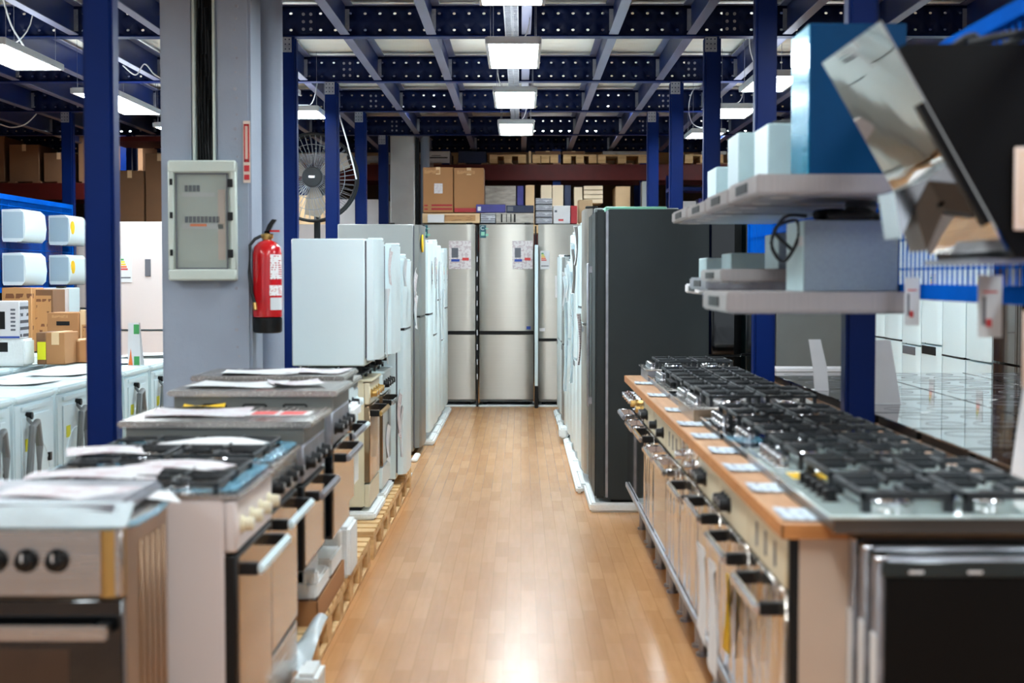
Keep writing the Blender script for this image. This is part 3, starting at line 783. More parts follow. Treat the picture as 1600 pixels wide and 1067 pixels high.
def washer(label, where, loc, rz, sheets=0, seed=0, w=.6, d=.58, h=.85):
    """seen from its back: local -Y is the FRONT, the back looks to +Y"""
    rr = random.Random(seed)
    t = thing('washing_machine', label, 'washing machine', loc, rz, 'washing machines standing with their backs to the aisle')
    MB().box(-w / 2, w / 2, 0, d, .02, h - .035, .008, seg=2).build('body', 'whitecool', t)
    MB().box(-w / 2 - .002, w / 2 + .002, -.005, d + .012, h - .034, h, .01, seg=2).build('top_plate', 'white', t)
    for sx in (-1, 1):
        for y in (.05, d - .05): MB().cyl((sx * (w / 2 - .06), y, 0), (sx * (w / 2 - .06), y, .022), .02, n=8).build('foot', 'black', t)
    pn = MB().box(-w * .36, w * .36, d, d + .006, .12, h - .1, .003)
    pn.torus((0, d + .006, .42), .2, .004, 'Y', 28, 4)
    pn.box(-w * .36, w * .36, d, d + .01, h - .075, h - .055).build('back_panel', 'whitecool', t)
    x = rr.uniform(-.12, .1)
    MB().tube([(x, d + .01, .10), (x - .02, d + .035, .3), (x - .03, d + .04, .6), (x + .02, d + .045, .72), (x + .09, d + .045, .70), (x + .12, d + .04, .5), (x + .18, d + .035, .25), (x + .17, d + .03, .1)], .018, 8).build('drain_hose', 'hose', t)
    MB().tube([(x + .05, d + .01, .74), (x + .07, d + .05, .69), (x + .12, d + .05, .56), (x + .16, d + .045, .4), (x + .13, d + .04, .3)], .009, 6).build('inlet_hose', 'hose', t)
    MB().cyl((x + .04, d, .75), (x + .04, d + .03, .75), .018, n=10).box(-.2, -.17, d + .004, d + .02, .5, .54).build('valve', 'black', t)
    MB().box(.1, .17, d + .006, d + .008, .58, .64).build('label', 'lime', t)
    for k in range(sheets):
        s_ = MB().sheet(.3, .4, .004, 5, seed + k, curl=.006).build('price_sheet', 'paper')
        q = Matrix.Rotation(rz, 3, 'Z') @ Vector((rr.uniform(-.08, .08), .3 + k * .03, 0))
        s_.location = (loc[0] + q.x, loc[1] + q.y, loc[2] + h + .003 + k * .012); s_.rotation_euler = (0, 0, rr.uniform(-.3, .3))
        tag(s_, 'white paper sheet on the %s%s' % (where, ', upper one' if k else ''), 'paper', 'papers on the washing machines')
    return t

def carton(label, x0, x1, y0, y1, z0, z1, m='card', name='cardboard_box', group=None, tape=True, print_=None, label_=None, rz=0, stripe=None, text=None, grip=False):
    w, d, h = x1 - x0, y1 - y0, z1 - z0
    t = thing(name, label, 'box', ((x0 + x1) / 2, (y0 + y1) / 2, z0), rz, group)
    MB().box(-w / 2, w / 2, -d / 2, d / 2, 0, h - .002, .004).build('carton', m, t)
    if tape: MB().box(-.024, .024, -d / 2 - .001, d / 2 + .001, h - .08 if h > .15 else h - .01, h).build('tape', 'card_l' if m in ('card', 'card_d') else m, t)
    if label_:
        u, v, a, b = label_
        MB().box(-w / 2 + w * u, -w / 2 + w * (u + a), -d / 2 - .0015, -d / 2 + .001, h * v, h * (v + b)).build('shipping_label', 'print', t)
    if stripe:
        sb = MB()
        for (v0, v1, u0, u1) in stripe[1]: sb.box(-w / 2 + w * u0, -w / 2 + w * u1, -d / 2 - .0012, -d / 2 + .001, h * v0, h * v1)
        sb.build('printed_stripe', stripe[0], t)
    if print_:
        u, v, a, b = print_[1:]
        MB().box(-w / 2 + w * u, -w / 2 + w * (u + a), -d / 2 - .0012, -d / 2 + .001, h * v, h * (v + b)).build('printed_text', print_[0], t)
    if grip:
        MB().box(-.045, .045, -d / 2 - .001, -d / 2 + .001, h * .52, h * .52 + .028, .0).build('grip_hole', 'black', t)
    return t

def pallet(label, x0, x1, y0, y1, long_y=True):
    t = thing('wooden_pallet', label, 'pallet', ((x0 + x1) / 2, (y0 + y1) / 2, 0), 0, 'wooden pallets under the goods on the left')
    w, L = x1 - x0, y1 - y0
    n = max(3, int(round(L / .42)))
    for k in range(3):
        xc = -w / 2 + .05 + k * (w - .1) / 2
        MB().box(xc - .05, xc + .05, -L / 2, L / 2, 0, .02, .002).build('bottom_board', 'pallet', t)
        for j in range(n + 1):
            yc = -L / 2 + .07 + j * (L - .14) / n
            MB().box(xc - .05, xc + .05, yc - .07, yc + .07, .02, .098, .003).build('block', 'pallet', t)
    m_ = n * 3
    for j in range(m_):
        yc = -L / 2 + .05 + j * (L - .1) / (m_ - 1)
        MB().box(-w / 2, w / 2, yc - .048, yc + .048, .122, .142, .002).build('top_board', 'pallet', t)
    st = MB()
    for k in range(3):
        xc = -w / 2 + .05 + k * (w - .1) / 2
        st.box(xc - .05, xc + .05, -L / 2, L / 2, .099, .121, .002)
    st.build('stringer', 'pallet', t)
    return t

def chimney_hood(label, loc, rz, w=.6, d=.48, ch=.06, box=(.3, .27, .32), canopy='hood_w', chim='hood', face=None, film=None, group='cooker hoods hung on the blue mesh panel'):
    """canopy hood: wall side at local y = d, front at y = 0; width along x"""
    t = thing('cooker_hood', label, 'cooker hood', loc, rz, group)
    MB().box(-w / 2, w / 2, 0, d, 0, ch, .006, seg=2).build('canopy', canopy, t)
    MB().box(-w / 2 + .03, w / 2 - .03, .03, d - .03, -.004, .001).build('filter', 'galv', t)
    bw, bd, bh = box
    MB().box(-bw / 2, bw / 2, d - bd, d - .018, ch, ch + bh, .003).build('chimney', chim, t)
    if face: MB().box(-bw / 2 + .001, bw / 2 - .001, d - bd - .003, d - bd, ch + .002, ch + bh - .002).build('chimney_front', face, t)
    MB().box(-.12, .12, -.003, .002, ch * .25, ch * .75).build('control_strip', 'black', t)
    lp = MB()
    for s_ in (-1, 1): lp.cyl((s_ * w * .3, .09, -.006), (s_ * w * .3, .09, 0), .03, n=14)
    lp.build('lamp_cover', 'lampframe', t)
    if film:
        MB().box(bw / 2 - .1, bw / 2 - .0, d - bd - .0045, d - bd - .003, ch + bh - .08, ch + bh - .05).build('tape_strip', 'paper', t)
    return t
# ---------------------------------------------------------------- row of fridges closing the aisle
YB = 16.7
G = 'fridges closing the end of the aisle'
def back(px0, px1, label, top, split, **kw):
    a, b = at(px0, 500, YB).x, at(px1, 500, YB).x
    return fridge(label, ((a + b) / 2, YB, 0), 0, b - a - .012, .6, top, split, group=G, foam=.02, **kw)
HB = at(800, 350, YB).z
SP = at(800, 520, YB).z
SP3 = at(800, 531, YB).z
back(657, 743.5, 'brushed steel fridge closing the aisle, left of the central one', HB, SP, body='graph2', door='steel', sticker='D', sheet=(.13, 1.655, .24, .305), gapz=.038)
back(748, 834.5, 'brushed steel fridge closing the aisle in the centre, with letter C sticker', HB, SP, body='graph2', door='steel', sticker='C', sheet=(.175, 1.655, .22, .305), gapz=.038)
back(840, 926, 'brushed steel fridge at the right end of the aisle with a small energy label', HB, SP3, body='silver', door='steel', elabel=(-.22, 1.60, .1, .2), sheet=None, gapz=.03)
back(930, 1015, 'white fridge hidden behind the right hand row at the end of the aisle', HB - .03, SP)
back(538, 622, 'pale grey fridge with dark letter D sticker behind the small white fridges', HB, SP, body='silver', door='white_warm', sticker='D', gapz=.03)
back(452, 534, 'pale grey fridge standing below the round fan', HB, SP, body='silver', door='white_warm', gapz=.03)
for px, lb in ((745.5, 'steel fridges left and centre'), (837, 'central and right steel fridges')):
    x = at(px, 500, YB).x
    t = thing('hinge_strip', 'dark strip with hinge marks in the gap between the %s' % lb, 'strip', (x, YB + .03, 0), 0, None)
    MB().box(-.009, .009, 0, .02, .0, HB - .02).build('strip', 'black', t)
    hm = MB()
    for k in range(9): hm.box(-.005, .005, -.004, .001, .3 + k * .16, .36 + k * .16)
    hm.build('marks', 'lampframe', t)
x = at(838, 500, YB).x
tag(MB().box(x - .02, x + .018, YB - .16, YB + .0, .24, 1.76, .004).build('foam_strip', 'whitecool'), 'pale blue protective edge strip standing between central and right steel fridge', 'packing strip')
tag(MB().box(x - .02, x + .018, YB - .16, YB + .0, 0, .235, .004).build('door_stop_block', 'black'), 'black block under the pale edge strip at the aisle end', 'block')
# magnet and socket plate on the right hand steel fridge
tag(MB().box(.37, .42, YB - .012, YB - .0015, 1.19, 1.43, .002).build('price_card', 'cardwhite'), 'white card hanging on the right hand steel fridge', 'card')
tag(MB().box(.06, .105, YB - .004, YB + .003, .845, .88, .001).build('round_sticker', 'blueink'), 'small blue sticker at the lower right of the central fridge door', 'sticker')
tag(MB().box(.2, .26, YB - .004, YB + .004, .825, .86, .001).build('small_sticker', 'cardwhite'), 'small white sticker above the door split of the right steel fridge', 'sticker')

# goods stacked on those fridges
def onback(label, px0, px1, py0, py1, m='card', y=YB + .05, d=.45, **kw):
    A, B = at(px0, py1, y), at(px1, py0, y)
    return carton(label, A.x, B.x, y, y + d, A.z, B.z, m, group='cartons stacked on top of the back fridges', **kw)
onback('flat brown carton with dark print directly under the big left box', 660, 752, 333, 348.5, 'card_l', print_=('print_card', .3, .2, .6, .6), tape=False)
onback('white label card pack lying left above the steel fridges', 668, 694, 334.5, 348, 'cardwhite', y=YB - .02, d=.06, tape=False)
onback('tall brown carton with white label and two red stripes', 661, 708, 261, 332, 'card', y=YB + .12, d=.38, label_=(.37, .42, .28, .22), stripe=('redbox', ((.055, .10, .28, .97), (.14, .18, .28, .97), (.06, .09, .04, .16), (.14, .17, .04, .16))), print_=('print_card', .05, .86, .5, .08))
onback('tall brown carton with dark red foot band, right of the labelled one', 709.5, 756, 262, 332, 'card', y=YB + .12, d=.38, stripe=('redbox', ((0.01, .1, .01, .99),)), print_=('print_card', .1, .86, .6, .08))
onback('grey striped flat cartons with print under the violet box', 749, 774, 333, 349, 'print_stripe', tape=False)
onback('grey patterned flat carton in the middle above the central fridge', 775, 834, 332.5, 349, 'grime', tape=False, stripe=('black', ((.1, .9, .13, .17), (.1, .9, .27, .29), (.1, .9, .38, .41), (.1, .9, .47, .52))))
onback('violet flat carton lying on the grey striped cartons', 744, 790, 319, 332, 'purple', y=YB + .05, d=.065, tape=False, stripe=('paper', ((.2, .7, .05, .16),)))
onback('dark navy flat carton beside the violet carton', 791, 834, 320.5, 332, 'navybox', tape=False, stripe=('greyink', ((.2, .8, .05, .25),)))
for k in range(4):
    onback(['lowest', 'second lowest', 'third', 'topmost'][k] + ' grey striped carton in the stack left of the white and red box', 837, 863, 340 - k * 10.2, 349.5 - k * 10.2, 'print_stripe', tape=False)
onback('white carton with small pink print beside the red box', 864.5, 891, 321, 349.5, 'cardwhite', tape=False, stripe=('redink', ((.15, .25, .3, .6),)), print_=('greyink', .08, .62, .14, .12))
onback('narrow red carton on top of the right hand row', 892, 902, 321, 349.5, 'redbox', tape=False)
t0 = thing('rolled_carton', 'small pinkish carton behind the red box', 'box', (at(914, 335, 17.3).x, 17.3, at(914, 349, 17.3).z), 0)
MB().box(-.08, .08, -.1, .1, 0, .26, .01).build('carton', 'card_l', t0)

# ---------------------------------------------------------------- pallet rack behind
def rack(label, x0, x1, y0, y1, levels, ups, name='pallet_rack', mb_='rackred', top=None):
    t = thing(name, label, 'rack', (0, 0, 0), 0)
    for z in levels:
        for y in (y0, y1):
            MB().box(x0, x1, y - .025, y + .025, z - .2, z, .004).build('beam', mb_, t)
        dk = MB()
        for k in range(int((x1 - x0) / .3)): dk.box(x0 + k * .3, x0 + k * .3 + .1, y0 - .02, y1 + .02, z, z + .018)
        dk.build('deck_boards', 'card_d', t)
    for x in ups:
        for y in (y0, y1):
            MB().box(x - .05, x + .05, y - .035 + .07, y + .035 + .07, 0, top or 3.2).build('upright', 'navy', t)
        br_ = MB()
        for k in range(3): br_.cyl((x, y0 + .08, .3 + k), (x, y1 + .06, 1.1 + k if k < 2 else 2.9), .012, n=6)
        br_.build('brace', 'galv', t)
    return t
RY = 19.4
LV = at(800, 257, RY).z     # top of the upper rack beam
rack('red beamed pallet rack behind the aisle fridges', -1.1, 3.3, RY, RY + 1.0, [1.95, LV], [-.95, .45, 1.55, 3.1], top=3.02)
rack('red beamed pallet rack beyond the round fan', -4.3, -1.15, RY, RY + 1.0, [1.95, LV], [-4.2, -2.9, -1.6], top=3.02)
rack('dark pallet rack at far left behind the air conditioners', -8.6, -4.6, 18.6, 19.6, [1.5, 2.55], [-8.4, -6.6, -4.8], top=3.0)

def onrack(label, px0, px1, py0, py1, m, y=RY + .02, d=.7, zfloor=None, **kw):
    A, B = at(px0, py1, y), at(px1, py0, y)
    z0 = A.z if zfloor is None else zfloor
    return carton(label, A.x, B.x, y, y + d, z0, min(B.z, 3.0), m, group='cartons on the pallet rack', **kw)
Z1 = 1.95 + .02; Z2 = LV + .02
def rpallet(px0, px1, z, y=RY + .02, d=.75, label=''):
    a, b = at(px0, 300, y).x, at(px1, 300, y).x
    t = thing('storage_pallet', label, 'pallet', ((a + b) / 2, y, z), 0, 'pallets on the rack'); w = b - a
    for k in range(3): MB().box(-w / 2 + k * (w - .1) / 2, -w / 2 + k * (w - .1) / 2 + .1, 0, d, 0, .085).build('block', 'pallet', t)
    tb = MB()
    for k in range(6): tb.box(-w / 2, w / 2, k * d / 6, k * d / 6 + .1, .087, .105)
    tb.build('top_boards', 'pallet', t)
    return t
# lower shelf (seen between the rack beam and the stacked cartons)
rpallet(758, 822, Z1, label='pallet on the lower shelf under the film wrapped load')
rpallet(832, 890, Z1, label='pallet on the lower shelf under the cream cartons')
rpallet(898, 990, Z1, label='pallet on the lower shelf under the pale wrapped stack')
onrack('film wrapped load on the lower rack shelf right of the tall brown boxes', 758, 806, 290, 320, 'grime', zfloor=Z1 + .107, tape=False)
onrack('narrow blue carton between wrapped load and cream carton', 808, 818, 290, 320, 'purple', zfloor=Z1 + .107, tape=False)
onrack('small orange-tinted carton on the lower rack shelf', 821, 835, 289, 320, 'card_l', zfloor=Z1 + .107, stripe=('orange', ((.3, .4, .4, .65),)))
onrack('pale cream carton on the lower rack shelf, left half', 845, 862, 289, 320, 'card_cream', zfloor=Z1 + .107, tape=False)
onrack('pale cream carton on the lower rack shelf, right half', 863, 880, 289, 320, 'card_cream', zfloor=Z1 + .107, tape=False)
onrack('dark teal carton standing on the lower rack shelf', 882, 892, 289, 320, 'navybox', tape=False, zfloor=Z1 + .02)
for k in range(4):
    onrack('cream carton on the wrapped stack, %s layer' % ['lowest', 'second', 'third', 'top'][k], 912, 942, 311 - k * 7, 317.5 - k * 7, 'card_cream', tape=False)
onrack('slim cream carton beside the stacked layers', 897, 910, 292, 320, 'card_cream', zfloor=Z1 + .107, tape=False)
onrack('tan carton behind the blue posts on the lower shelf', 962, 985, 291, 320, 'card_l', zfloor=Z1 + .107)
onrack('grey carton just left of the third right blue post', 1003, 1012, 283, 327, 'silver', y=RY - .3, d=.25, tape=False, zfloor=1.6)
tag(MB().torus((1.12, RY + .25, Z1 + .125), .06, .015, 'Z').torus((1.12, RY + .25, Z1 + .155), .055, .015, 'Z').torus((1.12, RY + .24, Z1 + .185), .05, .015, 'Z').build('black_hose', 'rubber'), 'black coiled hose lying on the lower rack shelf', 'hose')
# upper shelf
for i, (a, b, lb) in enumerate([(765, 822, 'left'), (832, 872, 'second'), (880, 932, 'third'), (934, 1010, 'fourth'), (1070, 1130, 'right')]):
    rpallet(a, b, Z2, label='pallet on the upper rack beam, %s one' % lb)
onrack('dark shrink wrapped carton above the red rack beam, far left', 667, 703, 234, 262, 'cardwhite', zfloor=Z2, tape=False, stripe=('black', ((.4, .5, .1, .9), (.6, .65, .2, .6))))
onrack('dark teal carton on the upper shelf behind the last lamp', 716, 760, 232, 262, 'navybox', zfloor=Z2, tape=False)
onrack('dim brown carton stack on the upper shelf in the middle', 836, 876, 228, 262, 'card_d', zfloor=Z2 + .107)
onrack('dim brown carton on the upper shelf right of the middle stack', 878, 914, 228, 262, 'card_d', zfloor=Z2 + .107)
onrack('long pale film wrapped roll pack on the upper shelf', 942, 1010, 232, 262, 'grime', zfloor=Z2 + .107, tape=False)
onrack('brown carton with film on the upper shelf behind the right posts', 1070, 1092, 240, 262, 'card_d', zfloor=Z2 + .107)
onrack('pale wrapped goods at the right end of the upper shelf', 1096, 1135, 236, 262, 'grime', zfloor=Z2 + .107, tape=False)
onrack('tan carton strip hanging at the rack upright', 826, 830, 229, 262, 'card_l', zfloor=Z2, tape=False, d=.1)
# left rack loads
for i, (a, b, t_, m_, z) in enumerate([(-4.1, -3.3, 2.5, 'card_d', 1.97), (-3.2, -2.4, 2.45, 'card_l', 1.97), (-2.3, -1.7, 2.4, 'cardwhite', 1.97), (-4.1, -3.2, 3.0, 'card_d', Z2), (-3.0, -2.2, 2.98, 'cardwhite', Z2), (-2.1, -1.3, 2.95, 'grime', Z2)]):
    carton(['brown', 'tan', 'white', 'upper brown', 'upper white', 'upper film wrapped'][i] + ' carton on the rack behind the round fan', a, b, RY + .1, RY + .8, z, t_, m_, group='cartons on the rack behind the fan')
for i in range(9):
    a = -8.3 + .42 * i
    carton('%s brown carton from the left, lower level of the dark far left rack' % ORD[i], a, a + .36, 18.65, 19.4, 1.52, 1.52 + .45 + .12 * ((i * 7) % 4) / 3 + .1, 'card_d' if i % 3 else 'card', group='cartons on the dark rack')
    carton('%s brown carton from the left, upper level of the dark far left rack' % ORD[i], a, a + .36, 18.65, 19.4, 2.57, 2.57 + .35 + .2 * ((i * 5) % 3) / 2, 'card_d', group='cartons on the dark rack')
# dark shelf boxes seen between the posts and grey column
t = thing('storage_rack', 'dark storage rack between the foreground post and grey column', 'rack', (0, 0, 0))
for z in (.9, 1.84, 2.9):
    MB().box(-4.4, -2.65, 16.3, 17.2, z - .05, z).build('shelf', 'rackred', t)
for x in (-4.36, -2.69):
    for y in (16.33, 17.15): MB().box(x - .03, x + .03, y - .03, y + .03, 0, 3.0).build('upright', 'navy', t)
for i in range(5):
    a = -4.32 + .32 * i
    carton('%s tall dark brown carton from the left on the rack seen beside the grey column' % ORD[i], a, a + .30, 16.4, 17.1, 1.845, 2.55 + .12 * ((i * 3) % 4) / 2, 'card_d', group='cartons on the dark storage rack', label_=(.3, .5, .3, .2) if i == 2 else None)

# blue shelf with small cartons right of the posts
t = thing('blue_shelf', 'blue steel shelf with small cartons behind the top of the dark grey fridge', 'shelf', (0, 0, 0))
for z in (1.9, 2.16, 2.44):
    MB().box(1.7, 3.0, 17.6, 18.1, z - .04, z).build('shelf_board', 'navy', t)
for x in (1.72, 2.98):
    for y in (17.63, 18.07): MB().box(x - .02, x + .02, y - .02, y + .02, 0, 2.6).build('upright', 'navy', t)
for i, (a, b, z, hh, m_) in enumerate([(1.76, 2.0, 2.165, .12, 'cardwhite'), (2.03, 2.3, 2.165, .15, 'purple'), (2.33, 2.62, 2.165, .14, 'card_l'), (1.76, 2.05, 1.905, .17, 'purple'), (2.08, 2.34, 1.905, .16, 'cardwhite'), (2.37, 2.7, 1.905, .15, 'cardwhite')]):
    carton('small %s carton on the %s board of the blue shelf, %s' % ({'cardwhite': 'white', 'purple': 'violet', 'card_l': 'tan'}[m_], 'upper' if i < 3 else 'lower', ['left', 'middle', 'right'][i % 3]), a, b, 17.62, 18.0, z, z + hh, m_, tape=False, group='cartons on the blue shelf')

# round industrial fan
FC = at(489, 277, 14.2)
t = thing('industrial_fan', 'large round black-rimmed industrial fan on a pole above the fridges', 'fan', (FC.x, 14.2, 0))
cz = FC.z
g = MB().torus((0, 0, cz), .40, .014, 'Y', 48, 8).torus((0, .16, cz), .40, .012, 'Y', 48, 8)
g.build('guard_rim', 'black', t)
g = MB()
for k in range(48):
    a = 2 * pi * k / 48
    g.tube([(.07 * cos(a), -.05, cz + .07 * sin(a)), (.24 * cos(a + .12), -.06, cz + .24 * sin(a + .12)), (.40 * cos(a + .2), 0, cz + .40 * sin(a + .2))], .0025, 4)
    g.tube([(.07 * cos(a), .2, cz + .07 * sin(a)), (.40 * cos(a + .1), .16, cz + .40 * sin(a + .1))], .0025, 4)
g.torus((0, -.055, cz), .2, .003, 'Y', 40, 4).torus((0, -.04, cz), .3, .003, 'Y', 40, 4)
g.build('guard_wires', 'galv', t)
for k in range(3):
    a = k * 2 * pi / 3 + .55
    pts = []
    for (r, o) in ((.05, -.25), (.2, -.36), (.35, -.28), (.37, .1), (.3, .38), (.15, .4), (.05, .3)):
        pts.append((r * cos(a + o), .06 + .06 * o, cz + r * sin(a + o)))
    MB().prism(pts, (0, .006, 0)).build('blade', 'fangrey', t)
MB().lathe([(.03, -.09), (.085, -.075), (.095, -.05), (.09, .1)], (0, 0, cz), 24, 'Y').build('hub', 'rubber', t)
MB().box(-.03, .03, -.094, -.088, cz - .012, cz + .012, .004).build('badge', 'chrome', t)
MB().lathe([(.09, .18), (.10, .2), (.1, .36), (.06, .42)], (0, 0, cz), 20, 'Y').build('motor', 'black', t)
MB().cyl((0, .28, .04), (0, .28, cz - .08), .03, n=14).build('pole', 'black', t)
MB().lathe([(.32, 0), (.32, .02), (.06, .05)], (0, .28, 0), 28).build('base', 'black', t)

# ---------------------------------------------------------------- left row: fridges facing the aisle
GL = 'white fridges in the left row facing the aisle'
# pallet with two cookers carrying small fridges
pallet('wooden pallet under the cream cooker', -1.22, -.735, 7.62, 10.25)
tag(MB().box(-1.30, -.76, 7.97, 8.58, .143, .185, .01, seg=2).build('foam_slab', 'foam'), 'white foam slab under the cream cooker on the pallet', 'foam slab')
cooker('cream gas cooker on a pallet with a small white fridge on top', (-.79, 8.28, .186), LEFT, w=.55, d=.5, h=.69, body='cream', panel='cream', door='mirror_oven', top='gas_iron', knobs=4, knob='brass', handle='brass', ph=.12, door_z=.15)
tag(MB().box(-1.30, -.77, 8.68, 9.26, .143, .185, .01, seg=2).build('foam_slab', 'foam'), 'white foam slab under the white cooker behind the cream one', 'foam slab')
cooker('white gas cooker with taped papers behind the cream cooker', (-.785, 8.97, .186), LEFT, w=.55, d=.5, h=.69, body='white', panel='white', door='mirror_oven', top='gas_iron', knobs=4, ph=.12, door_z=.15)
fridge('small white fridge standing on the cream cooker, nearest of the left row', (-.755, 8.32, .914), LEFT, .52, .45, .70, None, group=GL, elabel=None, foam=0)
fridge('small white fridge on the white cooker, second of the left row', (-.715, 8.96, .914), LEFT, .52, .45, .685, None, group=GL)
fridge('white under-height fridge on the pallet end, third of the left row', (-.70, 9.62, .143), LEFT, .52, .5, 1.37, .95, group=GL, handle='gap')
fridge('white fridge with black door grip, fourth of the left row', (-.80, 10.55, 0), LEFT, .58, .58, 1.56, 1.2, group=GL, handle='recess', foam=.04)
fridge('white fridge just before the silver one in the left row', (-.86, 11.3, 0), LEFT, .58, .58, 1.52, .95, group=GL, foam=.04)
ZS = at(600, 350, 12.1).z
fridge('tall silver fridge with yellow edge sticker in the left row', (-.785, 12.45, 0), LEFT, .66, .66, ZS, 1.1, body='silver', door='silver_dk', group='silver fridge', handle='gap')
tag(MB().cyl((-.786, 12.22, 1.68), (-.776, 12.22, 1.68), .07, n=20).build('round_sticker', 'yellow'), 'round yellow sticker on the side edge of the tall silver fridge', 'sticker')
for i, (y, h, sp) in enumerate([(13.15, 1.70, 1.1), (13.82, 1.74, .9), (14.48, 1.70, 1.2), (15.14, 1.66, .8), (15.8, 1.7, 1.1)]):
    fridge('%s white fridge beyond the silver one in the left row' % ORD[i], (-.76, y, 0), LEFT, .6, .6, h, sp, group=GL, foam=.05, elabel=(0, 1.45, .1, .2))
# hanging papers and loose film on the left row
for i, (x, y, z, w, h, tl) in enumerate([(-.735, 8.36, 1.47, .1, .19, .25), (-.70, 8.97, 1.44, .09, .16, .1), (-.735, 8.15, 1.15, .05, .4, .0), (-.675, 9.5, 1.36, .1, .2, .5), (-.69, 9.75, 1.2, .1, .22, .3), (-.79, 10.5, 1.38, .12, .3, .1), (-.73, 8.9, .62, .16, .26, .3), (-.73, 9.05, .5, .1, .3, .15), (-.745, 8.3, .52, .12, .2, .35), (-.752, 13.1, 1.45, .12, .26, .1), (-.752, 13.8, 1.3, .14, .5, .06), (-.755, 14.5, 1.0, .14, .6, .05)]):
    nm = ['upper one on the nearest small fridge', 'on the second small fridge', 'strip running down the nearest small fridge', 'swinging out from the third fridge', 'lower one at the third fridge', 'on the fourth fridge', 'hanging from the white cooker front', 'lower one on the white cooker front', 'hanging from the cream cooker handle', 'just beyond the silver fridge', 'long film-like strip beyond the silver fridge', 'longest strip further down the left row'][i]
    hanging_sheet('white paper tag %s' % nm, (x + .012, y, z), LEFT, w, h, 'print' if i % 3 == 0 else 'paper', tl, i, grp='paper tags on the left row', curl=.012)
tag(MB().box(-.84, -.79, 11.66, 12.05, 0, .03, .01).build('foam_strip', 'foam'), 'crumpled white packing strip on the floor below the left row', 'packing strip')

# ---------------------------------------------------------------- right row: fridges facing the aisle
GR = 'fridges in the right row facing the aisle'
ZG = at(1000, 327, 9.2).z
# large dark grey double door fridge
t = thing('double_door_fridge', 'large dark graphite fridge showing its side, at the head of the right row', 'fridge', (.443, 9.62, 0), RIGHT)
MB().box(-.445, .445, -.03, .70, 0, .058, .012, seg=2).build('foam_base', 'foam', t)
MB().box(-.44, .44, .078, .68, .075, ZG, .006, seg=2).build('body', 'graph', t)
MB().box(-.38, .38, .1, .64, .058, .076).build('feet', 'black', t)
for s_ in (-1, 1):
    dr = MB().box(min(s_ * .003, s_ * .44), max(s_ * .003, s_ * .44), .0, .066, .085, ZG - .004, .012, seg=2).build('door', 'graph', t)
    MB().box(s_ * .03 - .01, s_ * .03 + .01, -.03, -.015, .6, 1.5, .004).box(s_ * .03 - .008, s_ * .03 + .008, -.018, .004, .62, .66).box(s_ * .03 - .008, s_ * .03 + .008, -.018, .004, 1.44, 1.48).build('handle', 'galv', dr)
MB().box(-.435, .435, .064, .079, .09, ZG - .01).build('door_seal', 'galv', t)
MB().box(-.42, -.34, .02, .12, ZG, ZG + .012, .003).build('hinge_cover', 'black', t)
tag(MB().box(.52, .9, 9.5, 9.8, ZG + .0, ZG + .03, .004).build('green_tray', 'mint'), 'flat mint green tray lying on top of the dark graphite fridge', 'tray')
specs = [(10.42, .64, 1.865, 1.1, 'graph2', 'steel', 'steel fridge right behind the dark graphite one'),
         (11.05, .58, 1.78, 1.2, 'white', 'white', 'white fridge with hanging papers, third of the right row'),
         (11.68, .58, 1.72, .8, 'white', 'white', 'white fridge with loose film, fourth of the right row'),
         (12.3, .58, 1.75, 1.1, 'white', 'white', 'white fridge, fifth of the right row'),
         (12.92, .58, 1.55, .9, 'white', 'white', 'shorter white fridge, sixth of the right row'),
         (13.55, .6, 1.5, .7, 'white', 'white', 'shorter white fridge, seventh of the right row'),
         (14.2, .6, 1.6, .8, 'graph', 'silver', 'dark sided fridge, eighth of the right row'),
         (14.86, .6, 1.6, .8, 'white', 'white', 'ninth fridge of the right row, white'),
         (15.52, .6, 1.62, .8, 'white', 'white', 'tenth fridge of the right row, white')]
for i, (y, w, h, sp, bd, dr, lb) in enumerate(specs):
    fridge(lb, (.415 - .006 * i, y, 0), RIGHT, w, .62, h, sp, body=bd, door=dr, group=GR, foam=.05, handle='gap' if i % 2 else 'recess')
for i, (x, y, z, w, h, tl, m_) in enumerate([(.385, 10.25, 1.62, .1, .26, .1, 'paper'), (.375, 10.5, 1.45, .09, .3, -.1, 'paper'), (.405, 10.2, 1.0, .06, .34, .0, 'print'), (.39, 11.0, 1.5, .12, .3, .2, 'film'), (.37, 11.6, 1.38, .12, .3, .35, 'paper'), (.36, 12.2, 1.3, .1, .3, .45, 'paper'), (.385, 11.1, 1.05, .14, .8, .03, 'film'), (.375, 12.3, .95, .14, .9, .02, 'film')]):
    nm = ['upper one at the steel fridge', 'second one at the steel fridge', 'lower label at the steel fridge', 'clear one on the third fridge', 'swinging from the fourth fridge', 'swinging from the fifth fridge', 'long clear film on the third fridge', 'long clear film on the fifth fridge'][i]
    hanging_sheet('%s hanging in the right row, %s' % ('plastic film' if m_ == 'film' else 'white paper tag', nm), (x, y, z), RIGHT, w, h, m_, tl, 20 + i, grp='tags and film on the right row', curl=.02)
tag(MB().box(.36, .405, 9.98, 13.6, 0, .045, .012, seg=2).build('foam_strip', 'foam'), 'white foam skirting lying along the feet of the right row', 'packing strip')
tag(MB().box(.325, .40, 13.0, 13.3, .046, .13, .012, seg=2).build('foam_block', 'foam'), 'white foam block at the foot of the seventh right row fridge', 'foam block')
